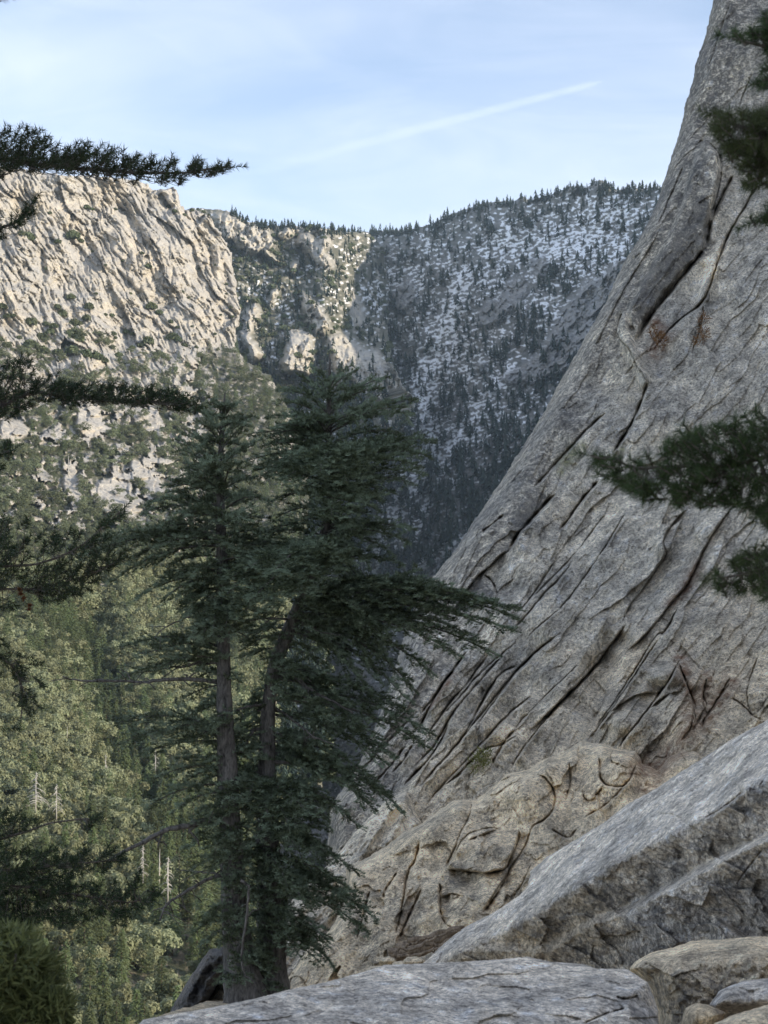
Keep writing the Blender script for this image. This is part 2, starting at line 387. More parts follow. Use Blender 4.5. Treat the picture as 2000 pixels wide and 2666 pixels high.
# =================================================================== NEAR GRANITE FACE
def ck(K, pts, w=3, dep=.5, stp=.25, fall=40, sd=1): return (K(pts), w, dep, stp, fall, sd)
slab_cracks = [
 ck(K2, [(1650, 740), (1620, 790), (1575, 870), (1520, 960), (1470, 1060), (1440, 1140), (1410, 1240), (1370, 1320), (1290, 1370), (1220, 1440), (1150, 1530)], 5, 1.1, .7, 60, 1),
 ck(K2, [(1510, 755), (1460, 850), (1410, 960), (1395, 1070)], 7, 1.4, .6, 40, 1),
 ck(K2, [(1400, 1060), (1310, 1170), (1230, 1270), (1150, 1370), (1085, 1480)], 8, 1.5, 1.2, 50, 1),
 ck(K2, [(1380, 1310), (1370, 1420), (1330, 1530)], 3, .5, .3, 30, 1),
 ck(K2, [(1330, 640), (1385, 600), (1440, 650), (1460, 710), (1445, 820), (1405, 950)], 3, .5, .6, 30, -1),
 ck(K2, [(1040, 1330), (1010, 1400), (1010, 1465), (1060, 1500), (1085, 1570), (1140, 1650)], 3, .3, .7, 26, 1),
 ck(K2, [(1600, 300), (1540, 440), (1500, 600), (1480, 720)], 3, .4, .4, 50, 1),
 ck(K2, [(1500, 0), (1470, 90), (1400, 300), (1370, 420)], 3, .3, .3, 50, 1),
 ck(K2, [(1200, 980), (1120, 1120), (1040, 1240), (960, 1400), (900, 1520)], 3, .25, .3, 60, -1),
 ck(K2, [(1300, 700), (1230, 860), (1180, 980)], 3, .25, .3, 60, -1),
 ck(K4, [(1140, 150), (1130, 190), (1100, 280), (1040, 390), (985, 470)], 6, 1.4, .9, 45, 1),
 ck(K4, [(930, 580), (860, 660), (800, 750), (750, 805)], 6, 1.3, .8, 45, 1),
 ck(K4, [(970, 280), (870, 370), (780, 470), (700, 560), (640, 620)], 7, .9, .7, 50, 1),
 ck(K4, [(745, 635), (650, 740), (590, 800), (545, 870), (535, 900)], 8, 1.5, .9, 45, 1),
 ck(K4, [(520, 730), (470, 770), (420, 808)], 5, .9, .5, 30, 1),
 ck(K4, [(550, 885), (510, 900), (450, 960), (400, 1000), (340, 1080), (300, 1165)], 4, .7, .6, 45, -1),
 ck(K4, [(430, 990), (470, 1020), (492, 1075)], 4, .7, -.4, 30, 1),
 ck(K4, [(960, 720), (880, 830), (800, 930), (720, 1010), (640, 1090), (590, 1140)], 3, .4, .35, 40, 1),
 ck(K4, [(740, 930), (690, 1010), (620, 1110), (560, 1170)], 3, .6, .3, 30, 1),
 ck(K4, [(810, 930), (780, 990), (700, 1060), (640, 1140), (560, 1225)], 4, .7, .4, 30, 1),
 ck(K4, [(1060, 690), (960, 870), (860, 1010), (790, 1110), (700, 1190), (610, 1265)], 3, .6, .5, 45, 1),
 ck(K4, [(1330, 690), (1240, 770), (1200, 850), (1225, 900), (1170, 970), (1120, 1050), (1060, 1120), (1020, 1210)], 3, .6, .5, 45, -1),
 ck(K4, [(1510, 690), (1420, 810), (1380, 880), (1350, 950), (1300, 1050), (1240, 1110), (1180, 1190), (1110, 1270), (1040, 1330)], 4, .8, .7, 50, -1),
 ck(K4, [(1050, 1200), (980, 1290), (900, 1400), (830, 1470), (760, 1540), (700, 1600), (640, 1660)], 5, .9, 1.2, 60, -1),
 ck(K4, [(1275, 1120), (1215, 1250), (1180, 1240), (1100, 1380), (1030, 1490), (960, 1590), (900, 1670)], 4, .7, .7, 50, 1),
 ck(K4, [(1280, 1345), (1240, 1440), (1170, 1530), (1085, 1650)], 3.5, .6, .6, 50, 1),
 ck(K4, [(1270, 1360), (1310, 1480), (1350, 1560), (1340, 1650)], 3.5, .6, .5, 40, -1),
 ck(K4, [(1395, 1430), (1370, 1540), (1400, 1600)], 3, .5, .4, 35, -1),
 ck(K4, [(1500, 1430), (1430, 1550), (1360, 1650)], 4, .6, .5, 35, 1),
 ck(K4, [(1620, 1330), (1560, 1500), (1590, 1600)], 3, .4, .4, 35, 1),
 ck(K4, [(770, 1235), (690, 1300), (640, 1340), (580, 1400), (520, 1480), (460, 1560), (395, 1650)], 5, .9, .6, 45, 1),
 ck(K4, [(355, 1325), (300, 1410), (250, 1470), (200, 1560), (145, 1665)], 6, 1.1, .6, 40, 1),
 ck(K4, [(570, 1280), (480, 1360), (400, 1430), (320, 1530), (240, 1610)], 4, .7, .5, 40, 1),
 ck(K8, [(1350, 810), (1280, 900), (1200, 1020), (1130, 1120), (1050, 1210)], 5, .9, .5, 40, 1),
 ck(K8, [(1485, 820), (1400, 940), (1330, 1040), (1230, 1140), (1170, 1240), (1090, 1340)], 5, .9, .5, 40, 1),
 ck(K8, [(1659, 900), (1540, 960), (1480, 1060), (1400, 1200), (1350, 1300), (1280, 1400)], 6, 1.0, .6, 40, 1),
 ck(K8, [(1659, 1330), (1560, 1400), (1450, 1420), (1330, 1540), (1280, 1600), (1170, 1670)], 6, 1.0, .7, 45, 1),
 ck(K8, [(1245, 1230), (1190, 1370), (1100, 1500), (950, 1650)], 6, 1.0, .6, 40, 1),
 ck(K8, [(1010, 1390), (950, 1500), (870, 1580)], 4, .7, .5, 30, 1),
 ck(K6, [(1190, -10), (1100, 130), (1020, 250), (940, 360), (875, 440)], 4, .8, .9, 55, 1),
 ck(K6, [(1285, 80), (1220, 200), (1150, 290), (1080, 380), (1010, 470)], 4, .8, .9, 50, 1),
 ck(K6, [(730, -10), (640, 70), (560, 150), (470, 260), (400, 350), (330, 440), (240, 540), (150, 640)], 5, .9, .6, 45, 1),
 ck(K6, [(960, 60), (880, 160), (760, 270), (680, 370), (600, 470), (545, 560)], 4, .7, .7, 50, 1),
 ck(K6, [(545, 35), (440, 150), (350, 250), (280, 340), (230, 450), (120, 560)], 5, .8, .5, 40, 1),
 ck(K6, [(645, 235), (540, 320), (430, 440), (340, 540), (270, 610), (170, 730)], 5, .8, .7, 45, 1),
 ck(K6, [(565, 385), (500, 470), (465, 545)], 5, .7, .5, 30, 1),
 ck(K6, [(850, 100), (720, 220), (640, 300), (560, 390)], 3, .4, .4, 40, 1),
 ck(K6, [(1270, 90), (1310, 200), (1340, 280), (1330, 370), (1285, 440)], 4, .6, .5, 35, -1),
 ck(K6, [(1392, 160), (1370, 240), (1400, 280), (1360, 340), (1325, 400)], 4, .6, .5, 35, -1),
 ck(K6, [(1500, 180), (1420, 290), (1365, 390)], 4, .6, .5, 35, 1),
 ck(K6, [(1500, 250), (1560, 290), (1590, 330), (1640, 350)], 4, .5, -.4, 30, 1),
 ck(K6, [(930, 360), (1000, 290), (1100, 230), (1180, 225), (1200, 240)], 3, .3, .5, 30, 1),
 ck(K6, [(1060, 400), (1150, 290), (1230, 230), (1300, 220)], 3, .3, .5, 30, 1),
 ck(K6, [(150, 300), (60, 400), (-40, 500)], 5, .7, .5, 30, 1),
 ck(K6, [(100, 450), (20, 560), (-60, 640)], 5, .7, .5, 30, 1),
]
def slab_depth(X, Y):
    D = 41 + (1950 - Y) / 1950 * 33 + (1500 - X) / 1000 * 7
    a = X * .60 - Y * .80; b = X * .80 + Y * .60          # along / across the grain of the rock
    wb = b + 12 * fbm(X / 160, Y / 160, 3, 44)
    D = D + .9 * fbm(X / 260, Y / 260, 3, 11)
    fade = sstep(900, 1500, Y) * .6 + .4
    D = D - .07 * fade * ridged(wb / 62, a / 520, 3, 12)
    D = D - .045 * ridged(wb / 22, a / 170, 3, 14)
    D = D + .10 * fbm(X / 16, Y / 16, 4, 15, .62)
    D = D + .035 * fbm(X / 4.5, Y / 4.5, 2, 19, .6)
    # loose slabs: random plates of the grain raised over their neighbours
    
    D = D - .30 * fade * facet(wb / 70 + .1 * fbm(X / 50, Y / 50, 2, 8), a / 300, 71, .8) - .10 * facet(wb / 24, a / 90, 72, .9)
    # the big flake left of the gully
    fl = K2([(1385, 595), (1440, 650), (1455, 720), (1440, 830), (1400, 960), (1385, 1090), (1300, 1170), (1220, 1265), (1140, 1370), (1085, 1470), (1045, 1350), (1120, 1200), (1210, 1050), (1290, 870), (1340, 680)])
    D = D - .8 * sstep(-3, 12, sdist(fl, X + 7 * fbm(X / 30, Y / 30, 3, 77), Y))
    rib = K2([(1450, 1010), (1480, 1050), (1440, 1200), (1400, 1300), (1340, 1330), (1370, 1200), (1400, 1090)])
    D = D - .8 * sstep(-4, 22, sdist(rib, X + 5 * fbm(X / 20, Y / 20, 3, 78), Y))
    lip = K2([(1040, 1335), (1075, 1400), (1090, 1480), (1120, 1560), (1160, 1640), (1120, 1690), (1060, 1580), (1005, 1470), (1010, 1400)])
    D = D - .7 * sstep(-4, 20, sdist(lip, X + 5 * fbm(X / 20, Y / 20, 3, 79), Y))
    for cx, cy, rx, ry, am in ((1735, 1755, 42, 26, 1.0), (1725, 1425, 16, 20, .5), (1280, 1590, 45, 60, .6), (1250, 1900, 50, 30, .5), (1640, 1880, 60, 45, .9), (1790, 1890, 55, 60, .9)):
        D = D - am * np.exp(-((X - cx) / rx) ** 2 - ((Y - cy) / ry) ** 2)
    D = D + 1.3 * np.exp(-((X - 1560) / 60) ** 2 - ((Y - 1720) / 110) ** 2) * sstep(-20, 30, (X - 1560) * .8 + (Y - 1720) * .6 + 30)
    D = D + carve(X, Y, slab_cracks)
    return D
slab_poly = K2([(1640, -900), (1560, -500), (1425, 0), (1412, 60), (1385, 160), (1345, 280), (1330, 370), (1305, 440), (1285, 540), (1255, 640), (1215, 760), (1190, 850), (1155, 930), (1110, 1020), (1050, 1110), (1000, 1210), (955, 1310), (890, 1420), (830, 1530), (765, 1640)]) \
    + K4([(700, 270), (640, 370), (560, 500), (470, 640), (380, 770), (310, 880), (220, 990), (180, 1010)]) \
    + [(1070, 1600), (1040, 1700), (1010, 1800), (975, 1900), (930, 2000), (860, 2100), (850, 2250), (900, 2450), (1200, 2500), (2000, 2300), (2500, 2100), (2700, 1000), (2700, -560)]
def a_tan(X, Y): return np.clip(sstep(1500, 2100, Y + (X - 1500) * .55 + 160 * fbm(X / 150, Y / 150, 3, 51)) * .9, 0, 1)
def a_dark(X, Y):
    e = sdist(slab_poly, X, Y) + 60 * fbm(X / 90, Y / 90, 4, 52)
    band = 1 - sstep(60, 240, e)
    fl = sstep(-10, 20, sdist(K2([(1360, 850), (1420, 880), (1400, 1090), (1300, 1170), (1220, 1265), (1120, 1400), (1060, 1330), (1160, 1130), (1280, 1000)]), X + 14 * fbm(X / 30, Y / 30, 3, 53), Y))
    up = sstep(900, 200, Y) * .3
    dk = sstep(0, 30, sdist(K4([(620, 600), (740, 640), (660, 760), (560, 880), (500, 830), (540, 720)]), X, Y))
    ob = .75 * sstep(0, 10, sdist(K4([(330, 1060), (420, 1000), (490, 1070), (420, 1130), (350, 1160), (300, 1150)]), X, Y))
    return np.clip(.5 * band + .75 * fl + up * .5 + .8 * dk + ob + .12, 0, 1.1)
rust_lines = [(K4([(1280, 1345), (1310, 1480), (1350, 1560), (1345, 1650)]), 22), (K4([(1395, 1430), (1370, 1540), (1350, 1650)]), 20), (K4([(1500, 1440), (1430, 1550), (1360, 1650)]), 24),
              (K4([(1350, 950), (1300, 1050), (1240, 1110)]), 16), (K2([(1170, 1400), (1210, 1460), (1170, 1520)]), 22), (K6([(1330, 300), (1300, 430), (1200, 520), (1150, 540)]), 34), (K6([(1100, 560), (1190, 560), (1150, 640)]), 34),
              (K4([(300, 1420), (200, 1560)]), 8)]
def a_rust(X, Y):
    r = np.zeros(X.shape)
    for ln, w in rust_lines:
        d, _, _ = linedist(ln, X, Y); r = np.maximum(r, np.exp(-(d / w) ** 2))
    return r
def a_moss(X, Y):
    r = np.zeros(X.shape)
    for cx, cy, w in ((1475, 1200, 22), (1490, 1180, 16), (1516, 1160, 12), (1462, 1226, 12), (1620, 1170, 8)):
        r = np.maximum(r, np.exp(-((X - cx) ** 2 + (Y - cy) ** 2) / w ** 2))
    return r
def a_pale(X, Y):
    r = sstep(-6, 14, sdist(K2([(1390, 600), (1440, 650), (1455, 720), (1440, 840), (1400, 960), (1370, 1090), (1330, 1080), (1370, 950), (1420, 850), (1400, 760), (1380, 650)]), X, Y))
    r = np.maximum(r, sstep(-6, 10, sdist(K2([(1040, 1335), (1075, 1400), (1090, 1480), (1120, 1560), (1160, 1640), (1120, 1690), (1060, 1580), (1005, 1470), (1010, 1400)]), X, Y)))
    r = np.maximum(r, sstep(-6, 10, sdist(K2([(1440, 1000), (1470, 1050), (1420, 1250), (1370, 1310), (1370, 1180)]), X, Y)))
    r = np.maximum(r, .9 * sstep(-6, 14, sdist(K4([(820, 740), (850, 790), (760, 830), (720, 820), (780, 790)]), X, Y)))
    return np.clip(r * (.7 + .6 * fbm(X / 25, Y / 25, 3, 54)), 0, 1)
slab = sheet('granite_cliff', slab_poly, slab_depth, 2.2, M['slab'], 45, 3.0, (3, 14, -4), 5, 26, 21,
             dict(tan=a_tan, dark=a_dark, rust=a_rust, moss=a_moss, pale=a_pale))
tag(slab, 'huge steep shaded granite face with long diagonal cracks filling the right side', 'rock face')

# lower buttress
butt_cracks = [
 ck(K6, [(640, 575), (700, 590), (740, 650), (740, 720), (700, 780), (640, 800), (620, 880), (560, 970), (500, 1060), (425, 1180)], 4, .5, .35, 40, 1),
 ck(K6, [(585, 815), (575, 880), (545, 940), (530, 990), (440, 1010), (360, 1000), (265, 992)], 5, .6, .6, 35, -1),
 ck(K6, [(265, 992), (310, 920), (340, 860), (380, 830), (460, 812), (515, 822)], 4, .4, .4, 30, -1),
 ck(K6, [(385, 680), (370, 770), (330, 830), (310, 900), (262, 995)], 4, .4, .3, 30, 1),
 ck(K6, [(545, 990), (500, 1080), (425, 1180)], 6, .8, .5, 35, -1),
 ck(K6, [(240, 1040), (240, 1150), (250, 1220), (300, 1245)], 5, .5, .5, 35, -1),
 ck(K6, [(245, 1115), (300, 1090), (345, 1112)], 3, .25, .3, 20, 1),
 ck(K6, [(155, 860), (140, 950), (100, 1010), (90, 1100), (70, 1200), (45, 1290)], 5, .6, .3, 30, 1),
 ck(K6, [(165, 1075), (120, 1170), (65, 1295)], 5, .6, .3, 25, 1),
 ck(K6, [(60, 1000), (20, 1060), (-10, 1120)], 5, .5, .3, 25, 1),
 ck(K6, [(800, 525), (810, 620), (780, 700)], 4, .3, .25, 25, 1),
 ck(K6, [(930, 495), (930, 620), (1000, 640), (1050, 630), (1080, 570), (1095, 520)], 4, .5, .4, 25, -1),
 ck(K6, [(855, 650), (885, 710), (945, 635)], 4, .4, .3, 20, 1),
 ck(K6, [(715, 815), (760, 840), (800, 862), (835, 815)], 4, .4, .3, 25, -1),
 ck(K6, [(865, 765), (920, 740), (1000, 680), (1065, 595)], 4, .5, .4, 25, -1),
 ck(K6, [(990, 470), (975, 520), (1020, 540)], 3, .3, .3, 20, 1),
 ck(K6, [(450, 640), (520, 600), (560, 580)], 3, .3, .3, 20, 1),
 ck(K6, [(360, 870), (420, 840), (490, 820)], 3, .25, .3, 20, 1),
 ck(K6, [(-60, 1080), (-90, 1200), (-120, 1300)], 5, .5, .3, 25, 1),
 ck(K6, [(640, 960), (600, 1060), (520, 1160)], 3, .25, .3, 30, 1),
 ck(K6, [(860, 870), (800, 930), (720, 960)], 3, .25, .3, 30, 1),
]
def butt_depth(X, Y):
    D = 31 + (2500 - Y) / 600 * 8 + (1300 - X) / 1000 * 3
    D = D + .5 * fbm(X / 130, Y / 130, 3, 31) - .05 * ridged((X * .8 + Y * .6) / 60 + .5 * fbm(X / 80, Y / 80, 2, 30), (X * .6 - Y * .8) / 190, 3, 32)
    r = facet((X * .8 + Y * .6) / 85 + .2 * fbm(X / 50, Y / 50, 2, 33), (X * .6 - Y * .8) / 130 + .2 * fbm(X / 50, Y / 50, 2, 34), 35, .8)
    D = D - .28 * r - .05 * facet((X * .8 + Y * .6) / 26, (X * .6 - Y * .8) / 45, 38, 1)
    D = D + .06 * fbm(X / 14, Y / 14, 4, 36, .62) + .02 * fbm(X / 4, Y / 4, 2, 37)
    for cx, cy, rx, ry, am in ((1260, 2210, 75, 50, .6), (1235, 2350, 65, 65, .6), (1370, 2060, 70, 55, .7), (1610, 2010, 55, 45, .5), (1120, 2150, 45, 50, .4)):
        D = D - am * np.exp(-((X - cx) / rx) ** 2 - ((Y - cy) / ry) ** 2)
    return D + carve(X, Y, butt_cracks, 5, 24, 38)
butt_poly = K6([(150, 800), (230, 740), (300, 692), (400, 690), (460, 640), (530, 580), (620, 560), (700, 510), (770, 490), (850, 437), (950, 450), (1000, 470), (1090, 480), (1115, 530), (1180, 565), (1230, 510), (1280, 478), (1340, 480), (1400, 505), (1700, 560)]) \
    + [(2100, 2100), (2000, 2500), (1500, 2620), (900, 2640), (720, 2660), (740, 2560), (800, 2470), (860, 2420), (905, 2330), (900, 2260), (960, 2230), (1010, 2200), (1055, 2165)]
butt = sheet('granite_buttress', butt_poly, butt_depth, 2.2, M['buttress'], 34, 2.0, (1, 5, -2), 5, 22, 39,
             dict(tan=lambda X, Y: np.clip(.85 + .3 * fbm(X / 60, Y / 60, 3, 40), 0, 1), dark=lambda X, Y: np.clip(.25 + .9 * fbm(X / 50, Y / 50, 3, 41), 0, .8),
                  rust=lambda X, Y: np.maximum(a_rust(X, Y), .5 * np.exp(-(linedist(K6([(60, 1000), (120, 1150), (60, 1290)]), X, Y)[0] / 12) ** 2)), pale=lambda X, Y: np.clip(.35 + .8 * fbm(X / 40, Y / 40, 3, 42), 0, .8)))
tag(butt, 'tan rounded granite buttress with curved cracks below the big face', 'rock')

# spur of rock seen left of the buttress, behind the fir
spur = sheet('granite_spur', [(868, 2240), (905, 2190), (950, 2140), (1010, 2080), (1060, 2060), (1100, 2150), (1050, 2200), (960, 2240), (930, 2300), (900, 2420), (880, 2640), (690, 2640), (700, 2500), (730, 2390), (790, 2300)],
    lambda X, Y: 37 + (2300 - Y) / 300 * 4 - .4 * ridged((X * .8 + Y * .6) / 40, (X * .6 - Y * .8) / 160, 3, 45) + .1 * fbm(X / 12, Y / 12, 4, 46), 2.4, M['slab'], 26, 1.4, (1, 4, -2), 4, 20, 47,
    dict(pale=lambda X, Y: X * 0 + .5, tan=lambda X, Y: X * 0 + .35))
tag(spur, 'small ribbed granite spur between the fir and the big face', 'rock')

# =================================================================== DIAGONAL SLAB
top_e = K6([(1800, 270), (1659, 345), (1500, 430), (1380, 510), (1250, 590), (1180, 640), (1050, 710), (950, 790), (800, 880), (700, 940), (632, 1000), (622, 1060), (590, 1100), (470, 1180), (350, 1240), (260, 1310), (190, 1380), (120, 1432)])
low_e = K6([(1900, 500), (1659, 605), (1550, 650), (1430, 740), (1330, 790), (1200, 850), (1050, 930), (950, 990), (800, 1080), (700, 1150), (560, 1230), (450, 1290), (330, 1345), (230, 1400), (120, 1440)])
ledge = K6([(1900, 740), (1659, 850), (1500, 920), (1300, 1030), (1150, 1110), (1040, 1172), (900, 1215), (700, 1330)])
def interp_y(line, X):
    l = np.array(sorted(line)); return np.interp(X, l[:, 0], l[:, 1])
def dslab_depth(X, Y):
    ye = interp_y(low_e, X) + 7 * fbm(X / 45, X * 0, 4, 60) + 2.5 * perlin(X / 7, X * 0, 61)
    De = 15.5 - (X - 1100) / 900 * 3.2
    dy = ye - Y
    D = De + np.where(dy > 0, .0125 * dy, .0016 * -dy)
    D = D + .05 * np.exp(-(dy / 5) ** 2)
    yl = interp_y(ledge, X) + 5 * fbm(X / 30, X * 0, 3, 62)
    wl = sstep(1500, 1750, X)
    D = D - (.10 + .4 * wl) * sstep(-14, 12, Y - yl)
    D = D - .28 * sstep(0, 26, Y - (interp_y(K6([(1400, 1165), (1560, 1262), (1800, 1330)]), X))) * sstep(1830, 1900, X)
    D = D + .10 * fbm(X / 120, Y / 120, 3, 63) + .035 * fbm(X / 26, Y / 26, 4, 64, .6) + .007 * fbm(X / 6, Y / 6, 3, 65, .6)
    f1, f2, r = worley(X / 130 + .4 * fbm(X / 60, Y / 60, 2, 66), Y / 75, 67)
    D = D - (.03 + .10 * (dy < 0)) * facet((X + Y * .5) / 120 + .1 * fbm(X / 40, Y / 40, 3, 66), (Y - X * .5) / 60, 67, .9) - .02 * facet((X + Y * .5) / 30, (Y - X * .5) / 16, 59, 1)
    return D + carve(X, Y, [ck(K6, [(1640, 900), (1570, 990), (1520, 1060)], 3, .1, .08, 25, 1), ck(K6, [(880, 870), (860, 905)], 5, .05, .03, 15, 1),
                            ck(K6, [(1560, 650), (1450, 740), (1380, 770)], 6, .12, .12, 25, 1), ck(K6, [(1240, 615), (1190, 650)], 5, .06, .05, 15, 1)], 3, 20)
dslab_poly = top_e + K6([(110, 1480), (110, 1700), (1900, 1700), (1900, 300)])
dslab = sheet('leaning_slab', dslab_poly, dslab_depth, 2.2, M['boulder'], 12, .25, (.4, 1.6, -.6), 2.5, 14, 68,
    dict(dark=lambda X, Y: np.clip(.1 + .5 * sstep(0, 60, Y - interp_y(low_e, X)) * (1 + .8 * fbm(X / 70, Y / 70, 3, 69)) - .9 * np.exp(-((Y - interp_y(ledge, X)) / 16) ** 2), 0, 1.1),  # shade painted on the front face, lit ledge kept clear of it
         pale=lambda X, Y: np.clip(.55 * sstep(8, -8, Y - interp_y(low_e, X)) + .5 * np.exp(-((Y - interp_y(ledge, X)) / 14) ** 2) * sstep(1620, 1750, X), 0, 1),  # sky light painted in: paler top face and ledge strip
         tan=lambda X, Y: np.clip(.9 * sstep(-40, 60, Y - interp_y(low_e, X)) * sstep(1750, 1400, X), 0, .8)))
tag(dslab, 'long grey granite slab leaning diagonally below the tan buttress', 'rock')

# =================================================================== FRONT BOULDERS
fb_poly = K5([(560, 1700), (620, 1640), (730, 1620), (850, 1600), (1000, 1570), (1100, 1550), (1250, 1510), (1400, 1480), (1550, 1440), (1659, 1405)]) + \
    K6([(130, 1398), (330, 1390), (500, 1380), (620, 1368), (720, 1390), (860, 1400), (920, 1420), (1050, 1422), (1090, 1448), (1140, 1480), (1165, 1540), (1185, 1600), (1190, 1900), (-700, 1900)])
fb_edge = K6([(-800, 2200), (600, 1900), (860, 1700), (900, 1659), (1000, 1600), (1050, 1580), (1045, 1550), (1100, 1512), (1138, 1480)])
def fb_depth(X, Y):
    # nearly level plate: distance from its height below the eye
    z = -1.93 - .10 * (X - 1500) / 1000 + .02 * fbm(X / 90, Y / 90, 3, 80)
    D = -z * FS / np.maximum(Y - 1506, 200)
    d, side, _ = linedist(K6([(1090, 1400), (1138, 1480), (1060, 1530), (1055, 1590), (1075, 1700), (1085, 1900)]), X, Y)
    right = side < 0
    D = D + np.where(right, np.minimum(d, 70) * .006, 0)
    D = D - .035 * facet(X / 150 + .1 * fbm(X / 40, Y / 40, 3, 85), Y / 42, 86, .8) + .015 * fbm(X / 30, Y / 16, 4, 81, .62) + .0035 * fbm(X / 6, Y / 3.5, 2, 82)
    D = D + carve(X, Y, [ck(K6, [(1000, 1540), (1050, 1553), (1100, 1535)], 5, .12, .05, 14, 1), ck(K6, [(860, 1660), (950, 1620), (1050, 1590)], 5, .15, .15, 20, -1)], 3, 14)
    return D
fb = sheet('flat_boulder', fb_poly, fb_depth, 2.2, M['boulder'], 10, .12, (.1, .9, -.5), 2.2, 12, 83,
    dict(pale=lambda X, Y: np.clip(.45 + .3 * fbm(X / 60, Y / 30, 3, 84), 0, 1) * (X < 1640), dark=lambda X, Y: np.where(linedist(K6([(1138, 1480), (1060, 1530), (1055, 1590), (1075, 1900)]), X, Y)[1] < 0, .5, 0.05)))  # shade of the right side face is put into its colour
tag(fb, 'broad flat pale grey boulder along the bottom edge in front of the fir', 'boulder')

def boulder(name, pts, D0, amp, label, mat, seed, tilt=0, rpx=40, ramt=.35, attrs=None, back=(.05, .5, -.25)):
    p = np.array(pts); cy = p[:, 1].min()
    o = sheet(name, pts, lambda X, Y: D0 - tilt * (Y - cy) + amp * (-.5 * facet(X / 70 + .12 * fbm(X / 30, Y / 30, 3, seed), Y / 55, seed + 5, .9) + fbm(X / 60, Y / 60, 3, seed) + .35 * fbm(X / 18, Y / 18, 4, seed + 1) + .08 * fbm(X / 5, Y / 5, 2, seed + 2)), 2.2, mat, rpx, ramt, back, 3, 22, seed, attrs or {})
    tag(o, label, 'boulder'); return o
boulder('round_boulder', K6([(1062, 1420), (1085, 1388), (1150, 1352), (1270, 1322), (1330, 1300), (1500, 1290), (1600, 1280), (1750, 1285), (1900, 1400), (1850, 1640), (1500, 1650), (1200, 1800), (1188, 1600), (1130, 1480)]),
        9.9, .12, 'rounded tan boulder with a pale rim at the bottom right below the leaning slab', M['tanrock'], 90, .0013, 110, 1.1,
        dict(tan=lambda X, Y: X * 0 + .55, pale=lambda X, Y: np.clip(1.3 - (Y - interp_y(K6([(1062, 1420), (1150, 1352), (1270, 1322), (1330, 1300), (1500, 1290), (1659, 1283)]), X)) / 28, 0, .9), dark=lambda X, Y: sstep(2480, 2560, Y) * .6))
boulder('flat_stone', K6([(1405, 1580), (1450, 1512), (1550, 1472), (1659, 1462), (1800, 1470), (1800, 1600), (1659, 1592), (1500, 1598), (1430, 1600)]), 8.5, .05,
        'small flat grey blue stone in front of the rounded tan boulder', M['boulder'], 94, .003, 30, .35, dict(pale=lambda X, Y: X * 0 + .25))
boulder('small_rock', K6([(1288, 1645), (1300, 1590), (1350, 1568), (1400, 1576), (1440, 1592), (1475, 1612), (1440, 1660), (1350, 1720), (1290, 1700)]), 7.9, .04,
        'small rusty tan rock wedged beneath the flat grey stone', M['tanrock'], 97, .001, 34, .22, dict(tan=lambda X, Y: X * 0 + 1, rust=lambda X, Y: sstep(1850, 1890, X) * .7))
boulder('pale_rock', K6([(1380, 1700), (1430, 1655), (1500, 1622), (1659, 1576), (1850, 1560), (1850, 1900), (1380, 1900)]), 7.3, .03,
        'pale tan rock cut by the bottom right corner of the photo', M['tanrock'], 99, .004, 26, .25, dict(pale=lambda X, Y: X * 0 + .6, tan=lambda X, Y: X * 0 + .6))
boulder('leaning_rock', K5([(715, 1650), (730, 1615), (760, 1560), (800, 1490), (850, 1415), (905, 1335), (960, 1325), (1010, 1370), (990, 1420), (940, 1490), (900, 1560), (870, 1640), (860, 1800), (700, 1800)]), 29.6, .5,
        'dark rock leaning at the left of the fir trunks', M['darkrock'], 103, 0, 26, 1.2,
        dict(dark=lambda X, Y: np.where(linedist(K5([(905, 1345), (850, 1440), (780, 1540), (730, 1640)]), X + 8 * fbm(X / 20, Y / 20, 2, 1), Y)[0] > 9, 1.2, .3)), back=(.3, 2, -1))  # less dark strip paints the light on the left edge
boulder('grey_rock', K5([(840, 1640), (880, 1570), (930, 1500), (970, 1440), (1010, 1400), (1100, 1400), (1120, 1700), (840, 1700)]), 30.4, .4,
        'grey rock right behind the base of the fir trunks', M['slab'], 107, .002, 26, 1.0, dict(pale=lambda X, Y: X * 0 + .25), back=(.3, 2, -1))
for i, (x, y, r, lab) in enumerate(((1010, 2502, 20, 'leftmost of the small stones beside the brown driftwood'), (1042, 2512, 17, 'stone second from the left beside the brown driftwood'), (1078, 2504, 24, 'largest of the small stones beside the brown driftwood'), (985, 2530, 26, 'low stone touching the flat boulder left of the driftwood'))):
    th = np.linspace(0, 2 * np.pi, 10)[:-1]
    boulder('stone', [(x + r * 1.3 * math.cos(t) * RS.uniform(.85, 1.1), y + r * .62 * math.sin(t) * RS.uniform(.85, 1.1)) for t in th], 19 - i * .5, .08, lab, M['tanrock'], 110 + i, .003, 14, .3, dict(pale=lambda X, Y: X * 0 + .6, tan=lambda X, Y: X * 0 + .4), back=(.02, .3, -.2))['group'] = 'small stones beside the driftwood'

